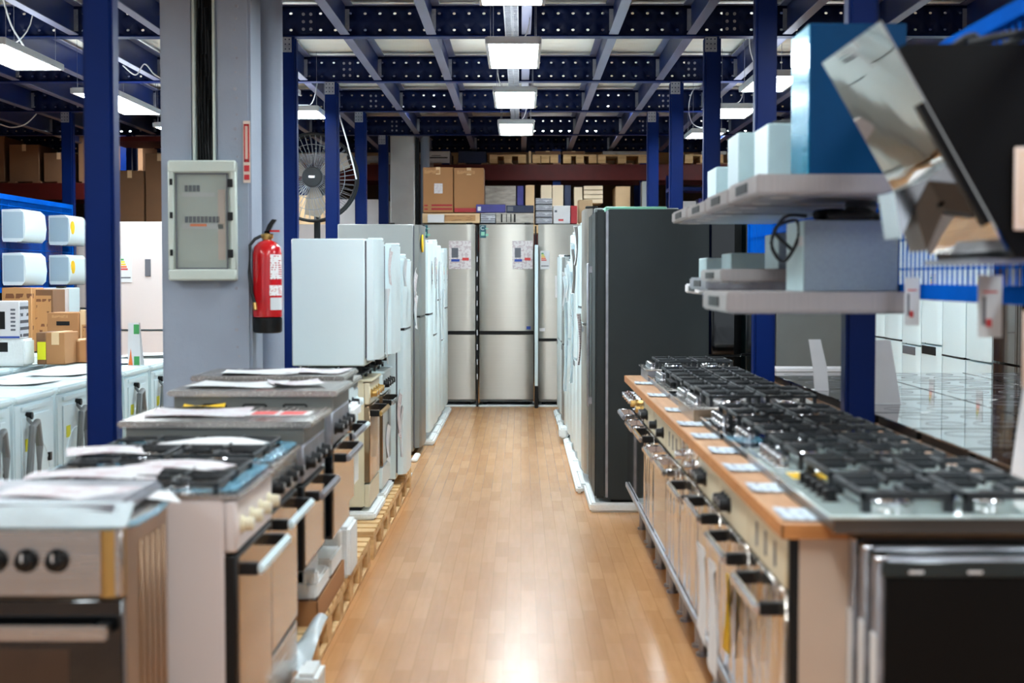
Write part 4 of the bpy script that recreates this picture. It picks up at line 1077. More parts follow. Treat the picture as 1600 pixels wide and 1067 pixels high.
# dark appliances behind the graphite fridge
for i, (x, m_, dm, lb) in enumerate([(1.29, 'black', 'bglass', 'tall black fridge just right of the graphite fridge'), (1.60, 'dkgreen', 'dkgreen', 'tall dark green-black fridge behind the blue post'), (1.80, 'graph2', 'graph2', 'mid grey tall fridge behind the right hand hobs')]):
    fridge(lb, (x, [10.0, 10.15, 9.4][i], 0), 0, .29 if i < 2 else .47, [.34, .6, .6][i], 1.78, [.9, .9, None][i], body=m_, door=dm, handle='gap', group=None)
# ---------------------------------------------------------------- left foreground cookers
# stainless cooker facing the camera
t = thing('gas_cooker', 'bronze-toned stainless steel cooker with black knobs in the left foreground corner', 'cooker', (-1.185, 3.38, 0), 0)
W, D_ = .6, .44
MB().box(-W / 2, W / 2, .03, D_, .05, .852, .006, seg=2).build('body', 'steel_bronze', t)
rb = MB()
for k in range(5): rb.box(W / 2 - .001, W / 2 + .005, .16 + k * .055, .178 + k * .055, .1, .80, .002)
rb.build('side_ribs', 'steel_bronze', t)
MB().box(-W / 2, W / 2, .0, .03, .70, .858, .004).build('control_panel', 'steel_h', t)
MB().cyl((W / 2 - .032, .03, .70), (W / 2 - .032, .03, .858), .034, n=24).build('gold_lit_corner', 'brass', t)  # brass colour stands for gold light on the rounded steel corner
for k in range(6):
    x = W / 2 - .144 - k * .068
    kb = MB().lathe([(.027, 0), (.026, -.006), (.021, -.01), (.019, -.032), (.014, -.036)], (x, 0, .782), 20, 'Y').build('knob', 'black', t)
    MB().box(x - .002, x + .002, -.0385, -.034, .785, .802).build('pointer', 'paper', kb)
dr = MB().box(-W / 2, W / 2, .0, .031, .12, .694, .004).build('oven_door', 'bglass', t)
MB().box(-W / 2 + .05, W / 2 - .12, -.0015, .001, .25, .585).build('window_glass', 'brownfr', dr)
MB().box(-W / 2 + .03, W / 2 - .02, -.06, -.036, .615, .648, .005, seg=2).build('handle', 'steel_h', dr)
for s_ in (-1, 1): MB().box(s_ * .26 - .014, s_ * .26 + .014, -.04, .002, .618, .645, .003).build('handle_mount', 'black', dr)
MB().box(-W / 2 - .004, W / 2 + .012, -.012, D_ + .005, .852, .868, .006, seg=2).build('hob_top', 'steel_h', t)
MB().box(-W / 2 + .02, W / 2 - .01, .0, D_ - .0, .875, .905, .010, seg=2).build('lid', 'galv', t)
MB().box(-W / 2 + .04, W / 2 - .04, .04, D_ - .04, .867, .876).build('lid_seal', 'graph2', t)
fl = MB()
fl.tube([(-W / 2 - .02, -.022, .862), (-.1, -.03, .858), (.1, -.028, .862), (W / 2 - .02, -.022, .86), (W / 2 + .022, .02, .862), (W / 2 + .028, .2, .86), (W / 2 + .02, D_ * .9, .866)], .008, 6)
fl.build('film_edge', 'bluefilm', t)
wf = MB().sheet(.62, .09, .012, 12, 3).build('film_wrap', 'film', t); wf.location = (0.01, -.0, .885); wf.rotation_euler = (.5, 0, 0)
def flat_sheet(label, x, y, z, w, h, rz=0.0, m='print_flat', seed=0, curl=-.004, tilt=(0, 0), grp='printed sheets lying on the cookers'):
    o = MB().sheet(w, h, .004, 8, seed, curl=curl).build('printed_sheet', m)
    o.location = (x, y, z); o.rotation_euler = (tilt[0], tilt[1], rz)
    return tag(o, label, 'printed sheet', grp)
flat_sheet('printed sheet lying on the lid of the bronze-toned stainless cooker, left part', -1.36, 3.60, .909, .22, .3, .12, seed=1)
flat_sheet('printed sheet lying on the lid of the bronze-toned stainless cooker, right part', -1.08, 3.60, .909, .3, .22, -.2, seed=2)
flat_sheet('white curled paper at the back right corner of the stainless cooker', -.93, 3.72, .888, .18, .12, .5, 'paper', 3, tilt=(.1, .15))

# two cookers with open gas hobs behind it
cooker('white gas cooker with blue film round its open hob, left foreground', (-.72, 4.135, 0), LEFT, w=.56, d=.6, h=.86, body='white_warm', panel='white_warm', door='black', winfull=True, top='gas', knobs=4, knob='cream', handle='whitecool', ph=.135, door_z=.24)
cooker('steel fronted gas cooker directly behind the white one with blue film', (-.73, 4.71, 0), LEFT, w=.56, d=.6, h=.865, body='white_warm', panel='steel_h', door='black', winfull=True, top='gas', knobs=4, knob='black', handle='whitecool', ph=.12, door_z=.3)
def film_ring(name, label, x0, x1, y0, y1, z, seed):
    x1 -= .01
    rr = random.Random(seed); mb = MB()
    def strip(ax, a, b, c, wd):
        n = 26; rows = []
        for i in range(n + 1):
            u = a + (b - a) * i / n; row = []
            for j in range(5):
                v = c + wd * (j / 4 - .5); q = z + .003 + .007 * abs(sin(j * .9 + i * .7)) * rr.random() - (.02 if j in (0,) and wd > 0 and False else 0)
                row.append((u, v, q) if ax == 'x' else (v, u, q))
            rows.append(row)
        vs = [[[mb.bm.verts.new((p[0], p[1], p[2] + o)) for p in r] for r in rows] for o in (0, .001)]
        for L in (0, 1):
            for i in range(n):
                for j in range(4):
                    f = mb.bm.faces.new([vs[L][i][j], vs[L][i + 1][j], vs[L][i + 1][j + 1], vs[L][i][j + 1]]); f.smooth = True
    strip('x', x0, x1, y0 + .0, .035); strip('x', x0, x1, y1, .03); strip('y', y0, y1, x1, .04); strip('y', y0, y1, x0, .03)
    return tag(mb.build(name, 'bluefilm'), label, 'plastic film', 'blue film left on the hobs')
film_ring('protective_film', 'crinkled blue protective film round the hob of the white foreground cooker', -1.31, -.735, 3.88, 4.40, .864, 4)
film_ring('protective_film', 'crinkled blue protective film on the second open gas hob', -1.31, -.735, 4.46, 4.96, .869, 5)
flat_sheet('long printed sheet across the pan supports of the white foreground cooker, front', -1.13, 4.05, .897, .34, .20, .12, seed=5, curl=-.006)
flat_sheet('white sheet lying right on the pan supports of the white foreground cooker', -.95, 4.25, .897, .30, .17, -.25, seed=6, curl=-.008)
flat_sheet('printed sheet at the left rear of the second open gas hob', -1.24, 4.55, .902, .22, .20, .3, seed=7, curl=-.006)
flat_sheet('white sheet draped over the right rear of the second open gas hob', -.97, 4.82, .902, .34, .18, -.15, 'paper', 8, curl=-.012)

# cookers with shut lids, standing on a pallet
pallet('wooden pallet below the cookers with shut steel lids', -1.45, -.735, 5.03, 7.45)
KW = dict(z0=.143, plinth=(.10, .28), d=.6)
cooker('steel cooker with shut lid carrying a red-printed sheet', (-.72, 5.335, 0), LEFT, w=.56, h=.87, body='graph2', panel='galv', door='black', winfull=True, top='lid', knobs=4, knob='black', handle='galv', ph=.13, lid_h=.065, overh=.03, **KW)
cooker('steel lidded cooker with black-edged door behind the red-printed sheet', (-.70, 5.96, 0), LEFT, w=.56, h=.925, body='white', panel='galv', door='bglass', top='lid', knobs=4, knob='black', handle='galv', winfull=True, ph=.13, lid_h=.065, **KW)
cooker('cooker with glass-like pale shut lid, third of the lidded ones', (-.745, 6.56, 0), LEFT, w=.54, h=.94, body='white', panel='white', door='mirror_oven', top='lid', knobs=4, knob='black', handle='galv', ph=.13, lid_h=.065, **KW)
cooker('white cooker at the end of the lidded ones, before the cream cooker', (-.785, 7.13, 0), LEFT, w=.52, h=.90, body='white', panel='white', door='white', top='lid', knobs=4, knob='white', handle='white', ph=.13, lid_h=.04, **KW)
flat_sheet('blue-grey printed sheet on the nearest shut cooker lid, left', -1.12, 5.34, .938, .34, .3, .05, 'print_flat', 9, curl=.002)
o = MB().box(-.11, .11, -.08, .08, 0, .002).build('printed_sheet', 'paper'); o.location = (-.84, 5.32, .937); tag(o, 'white sheet with two red blocks on the nearest shut cooker lid', 'printed sheet')
MB().box(-.09, -.01, -.06, .06, .002, .003).build('red_print', 'redink', o); MB().box(.01, .09, -.06, .06, .002, .003).build('red_print', 'redink', o)
flat_sheet('yellow card tucked behind the nearest shut cooker lid', -1.16, 5.60, .938, .15, .07, .1, 'yellow', 11, curl=.003)
flat_sheet('pale sheet on the second shut cooker lid, left', -1.10, 5.95, .993, .34, .3, -.08, 'paper', 12, curl=.003)
flat_sheet('small white and blue sheet on the second shut cooker lid, right', -.87, 5.95, .993, .2, .22, .3, 'print_flat', 13, curl=.01)
flat_sheet('pale sheet on the third shut cooker lid, left', -1.10, 6.5, 1.008, .32, .3, .1, 'paper', 14, curl=.003)
flat_sheet('pale sheet on the third shut cooker lid, right', -.86, 6.55, 1.008, .22, .3, -.1, 'print_flat', 15, curl=.003)
tag(MB().box(-.742, -.69, 6.3, 6.62, .82, .875, .012, seg=2).build('foam_block', 'foam'), 'white foam block taped to the front of the third lidded cooker', 'foam block')

# packing stuff on the pallet edge
t = thing('cardboard_tray', 'open brown cardboard tray lying on the pallet edge by the aisle', 'box', (-.782, 5.95, .143))
MB().box(-.044, .044, -.42, .42, 0, .012).box(-.044, -.04, -.42, .42, .01, .09).box(.04, .044, -.42, .42, .01, .09).box(-.044, .044, -.42, -.415, .01, .09).box(-.044, .044, .415, .42, .01, .09).build('carton', 'card', t)
tag(MB().box(-.825, -.742, 5.55, 5.90, .236, .30, .008, seg=2).box(-.825, -.742, 5.55, 5.60, .29, .345, .008, seg=2).box(-.825, -.785, 5.55, 5.90, .29, .37, .008).build('foam_corner', 'foam'), 'white foam corner piece on the cardboard tray, nearer one', 'foam block')
tag(MB().box(-.825, -.742, 5.97, 6.33, .236, .31, .008, seg=2).box(-.825, -.742, 6.26, 6.33, .30, .37, .008).build('foam_corner', 'foam'), 'white foam corner piece on the cardboard tray, farther one', 'foam block')
tag(MB().box(-.80, -.72, 6.42, 6.72, .143, .36, .012, seg=2).build('foam_corner', 'foam'), 'upright white foam piece at the far end of the cardboard tray', 'foam block')
o = MB().sheet(.14, .5, .05, 14, 5).build('film_heap', 'film'); o.location = (-.76, 5.2, .165); tag(o, 'crumpled clear and blue packing film on the pallet corner', 'plastic film')
tag(MB().box(-.715, -.64, 4.78, 4.98, 0, .16, .015, seg=2).build('foam_block', 'foam'), 'white foam block on the floor at the near end of the pallet', 'foam block')

# ---------------------------------------------------------------- washing machines
for i in range(8):
    y = 6.12 + .66 * i
    washer('%s washing machine from the front in the row left of the blue post' % ORD[i], '%s washing machine from the front' % ORD[i], (-2.945, y, 0), RIGHT, sheets=1 if i in (1, 3, 4, 6) else (2 if i == 7 else 0), seed=i)
for i in range(4):
    washer('washing machine in the rear row left, %s from the front' % ORD[i], 'rear row washing machine, %s from the front' % ORD[i], (-3.72, 9.1 + .66 * i, 0), RIGHT, sheets=1 if i < 2 else 0, seed=20 + i)
ZW = .856
GBX = 'boxes standing on the washing machines'
def onwash(label, px0, px1, py0, py1, Y, d, z0=ZW, m='card', **kw):
    A, B = at(px0, py1, Y), at(px1, py0, Y)
    return carton(label, A.x, B.x, Y, Y + d, z0, B.z, m, group=GBX, **kw)
t = thing('foam_packed_appliance', 'white foam packing block with dark slot at the left edge below the microwave box', 'foam block', (-3.18, 9.55, ZW))
MB().box(-.2, .085, 0, .2, 0, .17, .012, seg=2).build('foam_shell', 'foam', t)
MB().box(-.19, -.02, -.002, .004, .09, .15).build('slot', 'black', t)
t = thing('microwave_box', 'pale blue-white microwave carton with black window print at the left edge', 'box', (-3.215, 9.55, ZW + .172))
MB().box(-.17, .09, 0, .18, 0, .235, .004).build('carton', 'cardwhite', t)
MB().box(-.168, .0, -.002, .001, .06, .17).build('window_print', 'black', t)
pr = MB()
for k in range(6): pr.box(.035, .065, -.002, .001, .05 + k * .025, .062 + k * .025)
pr.build('button_print', 'greyink', t)
MB().box(-.17, .09, -.0015, .001, .004, .016).build('blue_line', 'blueink', t)
MB().box(.0905, .092, .01, .17, .01, .225).build('side_print', 'print_stripe', t)
o = onwash('tan carton with lime yellow label at its left edge', 72, 101, 519, 568, 9.75, .3, m='card', tape=True)
onwash('narrow carton face bearing the lime yellow label', 58, 71.5, 519, 568, 9.75, .3, m='card_d', stripe=('lime', ((.15, .7, .05, .98),)), tape=False)
onwash('small tan carton right of the lime label carton', 102, 137, 531, 566, 10.0, .3, m='card')
a = onwash('brown base carton hidden behind the small tan carton', 75, 128, 531, 566, 10.4, .3, m='card')
zt = at(100, 531, 10.4).z
onwash('tan carton with grip hole and row of printed marks', 74, 123, 488, 531, 10.4, .3, z0=zt + .002, m='card', print_=('print_card', .15, .8, .5, .1), grip=True, tape=False)
onwash('tall tan carton partly hidden by the foreground blue post', 125, 158, 484, 566, 10.42, .3, m='card_l', print_=('print_card', .1, .3, .5, .4))
onwash('brown carton printed with text lines behind the microwave box', 4, 49, 449, 560, 11.4, .3, m='print_card', tape=False)
onwash('reddish brown carton with grid print behind the microwave box', 51, 83, 452, 560, 11.5, .3, m='card_d', print_=('print_card', .1, .3, .8, .6), tape=False)
o = MB().prism([(-.04, 0, 0), (.04, 0, 0), (.035, 0, .27), (-.035, 0, .27)], (0, .004, 0)).prism([(-.04, .1, 0), (.04, .1, 0), (.035, .012, .27), (-.035, .012, .27)], (0, .004, 0)).build('display_card', 'cardwhite')
o.location = (-2.425, 9.6, ZW); tag(o, 'folded white display card with orange and green corner on the washing machines', 'display card')
MB().prism([(-.035, -.002, .005), (-.008, -.002, .005), (-.02, -.002, .11)], (0, .0015, 0)).build('orange_print', 'orange', o)
MB().box(.0, .034, -.002, 0, .005, .06).build('green_print', 'greenink', o)
MB().box(.0, .034, -.002, 0, .2, .26).build('green_print', 'greenink', o)

# white fridges beyond the washing machines
_wf = fridge('wide white fridge with slim bar grip left of the grey column', (at(232, 345, 12.6).x, 12.6, 0), 0, .72, .6, at(232, 346, 12.6).z, at(232, 516, 12.6).z, door='white_warm', elabel=(-.19, 1.48, .1, .22), handle='none', group=None)
MB().box(-.03, .015, -.012, .004, 1.42, 1.56, .002).build('display_panel', 'greyink', _wf)
fridge('white fridge behind the left foreground post', (-4.30, 15.3, 0), 0, .3, .5, 1.84, 1.1, door='white_warm', handle='none')
fridge('slim white fridge seen below the air conditioners', (-4.06, 13.3, 0), 0, .25, .4, 1.32, 1.0, door='white_warm', handle='none')
for i in range(1):
    fridge('white fridge just right behind the grey column, %s' % ('front', 'rear')[i], (-2.35 + .1 * i, 13.4 + .9 * i, 0), 0, .6, .6, 1.8, 1.1, handle='none')

# air conditioners on the blue mesh
def mesh_panel(label, X, y0, y1, z0, z1, pitch=.05, thing_name='wire_mesh_panel'):
    t = thing(thing_name, label, 'mesh panel', (X, y0, z0), 0)
    L, H = y1 - y0, z1 - z0
    MB().box(-.014, .014, 0, L, 0, .045, .003).box(-.014, .014, 0, L, H - .045, H, .003).box(-.014, .014, 0, .03, .045, H - .045).box(-.014, .014, L - .03, L, .045, H - .045).build('frame', 'blue', t)
    wr = MB()
    n = int(L / pitch)
    for k in range(1, n): wr.box(-.003, .003, k * pitch - .003, k * pitch + .003, .045, H - .045)
    m_ = int(H / .09)
    for k in range(1, m_): wr.box(.003, .007, .03, L - .03, k * H / m_ - .003, k * H / m_ + .003)
    wr.build('wires', 'blue', t)
    return t, L, H
MX = -4.37
t, L, H = mesh_panel('bright blue wire mesh carrying four air conditioners', MX, 12.4, 14.95, 1.28, 2.115, .035)
lg = MB()
for y in (0.02, L - .05): lg.box(-.02, .02, y, y + .04, -1.28, 0)
lg.build('leg', 'blue', t)
for i, (y, z, lb) in enumerate([(12.87, 1.71, 'upper left'), (14.15, 1.71, 'upper right'), (12.87, 1.345, 'lower left'), (14.15, 1.345, 'lower right')]):
    w = .57
    t = thing('air_conditioner', 'white wall air conditioner on the blue mesh, %s of four' % lb, 'air conditioner', (MX + .02 + .2, y + w / 2, z), LEFT, 'air conditioners on the blue mesh')
    pr = [(0.04, 0), (.19, 0), (.199, .02), (.199, .27), (.05, .275), (.012, .24), (0, .12), (.01, .03)]
    MB().prism([(-w / 2, a, b) for a, b in pr], (w, 0, 0)).build('casing', 'white', t)
    MB().box(-w / 2 + .03, w / 2 - .03, .03, .08, -.004, .001).build('louvre', 'greyink', t)
    MB().box(-w / 2 - .0015, -w / 2, .02, .19, .03, .25).build('end_cap', 'ac_side', t)
    if i in (1, 3):
        MB().cyl((-w / 2 + .08, -.001, .16), (-w / 2 + .08, .005, .16), .06, n=20).build('round_sticker', 'yellow', t)
# ---------------------------------------------------------------- right counter with ovens and hobs
WT = .86
t = thing('worktop', 'long beech worktop carrying the gas hobs on the right', 'worktop', (0, 0, 0))
MB().box(.586, 1.195, 3.416, 8.63, WT - .034, WT, .002).box(1.195, 1.305, 3.416, 5.66, WT - .034, WT, .002).build('board', 'counter', t)
MB().box(.582, .5855, 3.412, 8.63, WT - .034, WT - .001).box(.582, 1.305, 3.412, 3.4155, WT - .034, WT - .001).build('edge_band', 'counter_edge', t)
PIT = .575
styles = [dict(panel='cream', door='mirror', knobs=0, knob='black', handle='chrome'),
          dict(panel='cream', door='mirror', knobs=3, knob='black', handle='chrome'),
          dict(panel='cream', door='mirror', knobs=3, knob='black', handle='chrome'),
          dict(panel='mirror', door='mirror', knobs=2, knob='chrome', handle='chrome'),
          dict(panel='cream', door='mirror', knobs=0, knob='black', handle='chrome', handle_end='chrome'),
          dict(panel='cream', door='bglass', knobs=2, knob='black', handle='chrome', handle_end='chrome'),
          dict(panel='cream', door='mirror', knobs=3, knob='black', handle='chrome'),
          dict(panel='bglass', door='bglass', knobs=2, knob='brass', handle='chrome', handle_end='chrome'),
          dict(panel='bglass', door='bglass', knobs=4, knob='chrome', handle='galv', handle_end='chrome')]
OL = ['nearest steel oven, with cream button panel and no knobs', 'steel oven with black knobs and a yellow leaflet, second in the row', 'steel oven with black knobs, third in the row', 'steel oven with chrome knobs, fourth in the row', 'steel oven under a cream panel, fifth in the row', 'black glass oven with two black knobs, sixth in the row', 'steel oven with black knobs, seventh in the row', 'black glass oven with brass knobs, eighth in the row', 'farthest black glass oven with chrome knobs']
for i in range(9):
    yc = 3.455 + PIT * (i + .5)
    t = thing('oven_cabinet', 'beige cabinet, %s from the near end, under the beech worktop' % ORD[i], 'cabinet', (.62, yc, 0), RIGHT, 'beige cabinets under the beech worktop')
    cb = MB()
    for s_ in (-1, 1): cb.box(s_ * (PIT / 2 - .009) - .008, s_ * (PIT / 2 - .009) + .008, .014, .56, .25, WT - .036)
    cb.box(-PIT / 2 + .018, PIT / 2 - .018, .014, .56, .25, .265).box(-PIT / 2 + .018, PIT / 2 - .018, .55, .56, .265, WT - .036)
    cb.build('carcass', 'cabinet', t)
    for x in (-PIT / 2 + .07, PIT / 2 - .07):
        for y in (.06, .5):
            MB().cyl((x, y, .0), (x, y, .25), .016, n=12).cyl((x, y, 0), (x, y, .012), .026, n=12).build('leg', 'galv', t)
    st = styles[i]
    t = thing('built_in_oven', OL[i], 'oven', (.60, yc, 0), RIGHT, 'built-in ovens under the beech worktop')
    oven_front(t, PIT - .008, .264, WT - .04, 0, st['knobs'], st['handle'], st['knob'], st['panel'], st['door'], ph=.125, handle_end=st.get('handle_end', 'black'), hoff=[-.01, .0, .018, -.006, .012, .0, .02, .008, .015][i], hw=.36)
    MB().box(-PIT / 2 + .03, PIT / 2 - .03, .036, .5, .27, WT - .06).build('oven_body', 'black', t)
    if st['knobs'] == 0:
        for k in range(3): MB().box(-.14 + k * .14 - .012, -.14 + k * .14 + .012, -.002, .001, .73, .79).build('button_print', 'greyink', t)
MB_ = MB().box(.588, .60, 3.46, 8.6, .236, .262, .002)
tag(MB_.build('plinth_rail', 'galv'), 'slim metal rail running along the cabinet legs above the floor', 'rail')
t = thing('end_panel', 'pale pinkish beige end panel closing the cabinets nearest the camera', 'panel', (0, 3.43, 0))
MB().box(.625, 1.19, 0, .018, .25, WT - .036, .001).build('board', 'cabinet', t)
MB().box(.603, .6245, 0.0, .018, .25, WT - .036).build('black_edge', 'black', t)
# leaflets on the ovens
for i, (y, z, w, h, m_, lb) in enumerate([(4.2, .60, .16, .3, 'paper', 'white leaflet hanging from the second oven handle, nearer one'), (4.45, .62, .18, .26, 'paper', 'white leaflet hanging from the second oven handle, farther one'), (4.33, .45, .1, .22, 'yellow', 'yellow leaflet stuck on the second steel oven')]):
    hanging_sheet(lb, (.534 if i < 2 else .594, y, z - (.13 if i < 2 else 0)), RIGHT, w, h, m_, .1, 40 + i, cat='leaflet', name='leaflet', grp=None, curl=.006)
for i in range(9):
    y = [3.55, 4.0, 4.42, 4.86, 5.3, 5.75, 6.35, 7.15, 7.95][i]
    o = MB().sheet(.118, .15, .001, 4, i, curl=.003).build('shelf_tag', 'print_tag')
    o.location = (.655 - (.004 * (i % 3)), y - .02, WT + .002); o.rotation_euler = (0, 0, random.uniform(-.06, .06)); o.scale = (1, 1.1, 1)
    if i in (0,): o.scale = (1.05, 1.2, 1)
    tag(o, '%s bluish price tag from the near end on the front edge of the beech worktop' % ORD[i], 'price tag', 'price tags along the beech worktop')

# gas hobs in a row; the front of each looks to the aisle
HB_ = [dict(w=.74, d=.54, top='wglass', tray='brownm', knob='black', trayh=.032, y=3.64, x=.66, lb='white glass gas hob with thick black pan supports in the right foreground'),
       dict(w=.56, d=.5, top='wglass', tray='galv', knob='chrome', trayh=.03, y=4.31, x=.665, lb='white glass gas hob with chrome knobs, second from the camera'),
       dict(w=.56, d=.5, top='bglass', tray='black', knob='chrome', trayh=.028, y=4.89, x=.67, lb='black glass gas hob with chrome knobs, third from the camera'),
       dict(w=.56, d=.5, top='bglass', tray='black', knob='chrome', trayh=.028, y=5.47, x=.665, lb='black glass gas hob directly before the raised stainless one, fourth from the camera'),
       dict(w=.58, d=.52, top='steel_h', tray='steel_bronze', knob='chrome', trayh=.05, y=6.07, x=.64, lb='raised stainless gas hob with pinkish steel tray, fifth from the camera'),
       dict(w=.55, d=.5, top='bglass', tray='galv', knob='chrome', trayh=.03, y=6.65, x=.66, lb='black glass gas hob, sixth from the camera'),
       dict(w=.55, d=.5, top='steel_h', tray='galv', knob='black', trayh=.03, y=7.22, x=.66, lb='stainless gas hob with black knobs, seventh from the camera'),
       dict(w=.55, d=.5, top='bglass', tray='galv', knob='chrome', trayh=.03, y=7.79, x=.665, lb='black gas hob, eighth from the camera'),
       dict(w=.5, d=.5, top='steel_h', tray='galv', knob='chrome', trayh=.055, y=8.35, x=.66, lb='farthest gas hob with tilted chrome knob panel')]
for h_ in HB_:
    gas_hob(h_['lb'], (h_['x'], h_['y'], WT + .001), RIGHT, h_['w'], h_['d'], h_['top'], h_['tray'], h_['knob'], trayh=h_['trayh'], nk=5 if h_['top'] == 'wglass' else 4, gt=.013 if h_['w'] > .7 else .009, gh=.045)
tag(MB().box(-.05, .05, -.06, .06, 0, .0015).build('energy_card', 'yellow'), 'pale yellow label on the near left corner of the white glass hob', 'label').location = (.74, 3.93, WT + .0415)
o = MB().sheet(.1, .16, .002, 4, 3, curl=.004).build('film_strip', 'bluefilm'); o.location = (.70, 4.80, WT + .04); tag(o, 'blue film strip left on the edge of the third gas hob', 'plastic film')
# low black rim strip at the rear edge of the hobs
tag(MB().box(1.196, 1.207, 5.83, 8.0, WT - .03, WT + .012, .002).build('edge_trim', 'black'), 'thin dark edge strip behind the row of gas hobs', 'strip')

# second counter with black glass hobs
t = thing('worktop', 'second worktop beyond the blue posts carrying black glass hobs', 'worktop', (0, 0, 0))
MB().box(1.335, 2.95, 4.0, 8.7, .82, .85, .002).build('board', 'counter', t)
MB().box(1.37, 2.9, 4.05, 8.65, .1, .819).build('base_cabinet', 'cabinet', t)
MB().box(1.42, 2.85, 4.1, 8.6, .0, .1).build('plinth', 'black', t)
n_ = 0
for j in range(3):
    for i in range(7):
        x = 1.345 + .53 * j; y = 4.32 + .625 * i
        ceramic_hob('black glass hob, %s from the camera in the %s column of the second worktop' % (ORD[i], ['left', 'middle', 'right'][j]), (x, y, .851), RIGHT, .6, .52, 'black glass hobs on the second worktop')
# cards standing on it
tag(MB().box(1.40, 2.05, 8.42, 8.62, .893, .912, .002).build('white_tray', 'cardwhite'), 'thin white tray lying at the far end of the black glass hobs', 'tray')
o = MB().prism([(-.035, 0, 0), (.03, 0, 0), (.02, 0, .11), (-.045, 0, .11)], (0, .003, 0)).prism([(-.045, 0, .11), (.02, 0, .11), (-.01, .0, .235), (-.065, .0, .235)], (0, .003, 0)).prism([(-.035, .003, 0), (.03, .003, 0), (.03, .1, 0), (-.035, .1, 0)], (0, 0, .002)).build('price_card', 'cardwhite')
o.location = (1.375, 7.0, .893); tag(o, 'bent white price card standing on the glass hobs between the two near blue posts', 'price card')
o = MB().prism([(-.06, 0, 0), (.06, 0, 0), (.02, .02, .26), (-.05, .02, .26)], (0, .004, 0)).build('price_card', 'cardwhite')
o.location = (1.50, 6.3, .893); tag(o, 'large white card leaning on the glass hobs just right of the nearest blue post', 'price card')
o = MB().prism([(-.06, 0, 0), (.1, 0, 0), (.1, .05, .32), (.0, .05, .34)], (0, .004, 0)).build('price_card', 'cardwhite')
o.location = (1.285, 3.85, WT + .002); tag(o, 'white card with pink print at the right edge behind the near gas hob', 'price card')
MB().box(.02, .09, .02, .024, .05, .12).build('pink_print', 'redink', o)
t = thing('appliance_cord', 'black plug and cord lying on the glass hobs at right', 'cord', (0, 0, 0))
MB().tube([(1.62, 5.05, .90), (1.66, 5.0, .96), (1.70, 5.05, .91), (1.74, 5.02, .98), (1.71, 5.1, .9), (1.66, 5.12, .95)], .006, 5).build('cord', 'rubber', t)

# upright black glass oven fronts in the right foreground corner
for i, (y, z1) in enumerate([(3.36, .832), (3.245, .832), (3.13, .83)]):
    t = thing('glass_door_panel', ['rearmost of three upright black glass appliance fronts in the right foreground', 'middle one of three upright black glass appliance fronts in the right foreground', 'nearest upright black glass appliance front filling the lower right corner'][i], 'appliance front', (.735, y, 0), 0, 'upright black glass fronts in the right corner')
    MB().box(0.0, .75, .012, .07, .0, z1, .003).build('frame', 'galv', t)
    MB().box(.012, .748, 0, .012, .0, z1 - .035, .002).build('glass', 'black_matt', t)
    MB().box(.006, .748, -.002, .012, z1 - .034, z1 - .002, .002).build('top_strip', 'dkgreen', t)
    MB().box(-.004, .0, .016, .062, .0, z1 - .16).build('side_label', 'paper', t)
    MB().box(-.006, .02, .01, .05, z1 - .003, z1 + .006, .003).build('corner_bracket', 'chrome', t)
    mk = MB()
    for k in range(5): mk.box(.06 + k * .12, .09 + k * .12, -.0035, -.001, z1 - .026, z1 - .02)
    mk.build('panel_print', 'lampframe', t)

# ---------------------------------------------------------------- blue mesh wall with cooker hoods
mesh_panel('bright blue wire mesh panel carrying the cooker hoods', 1.190, 2.75, 8.0, 1.345, 2.07, .05)
WX = 1.188
def hd(label, y, zb, X0, cy, cx, ch, w=.6, bw=.3, bh=.22, bx=None, **kw):
    """canopy front edge at X0, its near end at y; chimney front at bx"""
    d = WX - X0
    return chimney_hood(label, (X0, y + w / 2, zb), RIGHT, w, d, ch, (bw, WX - bx, bh), **kw)
hd('steel cooker hood nearest in the lower row, with wide grey chimney box', 4.62, 1.304, .617, 0, 0, .062, bx=.877, bh=.222, face='hood_pale', film=True)
hd('second cooker hood in the lower row, with low box', 5.40, 1.395, .70, 0, 0, .045, bx=.93, bh=.13, face='hood_pale', chim='hood')
hd('third cooker hood in the lower row, with pale film on its box', 6.15, 1.36, .74, 0, 0, .05, bx=.86, bh=.10, chim='hood_pale', canopy='galv')
hd('farthest cooker hood in the lower row, white fronted', 6.9, 1.335, .80, 0, 0, .045, bx=.85, bh=.12, chim='hood_pale', canopy='cardwhite')
hd('cooker hood with tall teal film covered chimney in the upper row', 4.55, 1.655, .694, 0, 0, .06, bx=.877, bh=.465, chim='teal', face='cyan')
hd('second cooker hood of the upper row with pale grey chimney', 5.22, 1.655, .697, 0, 0, .055, bx=.86, bh=.235, chim='hood_pale', face='whitecool')
hd('third cooker hood of the upper row with pale blue chimney', 5.87, 1.655, .70, 0, 0, .05, bx=.85, bh=.27, chim='hood_pale', face='whitecool')
hd('farthest cooker hood of the upper row', 6.55, 1.66, .70, 0, 0, .05, bx=.85, bh=.18, chim='hood_pale', face='whitecool')
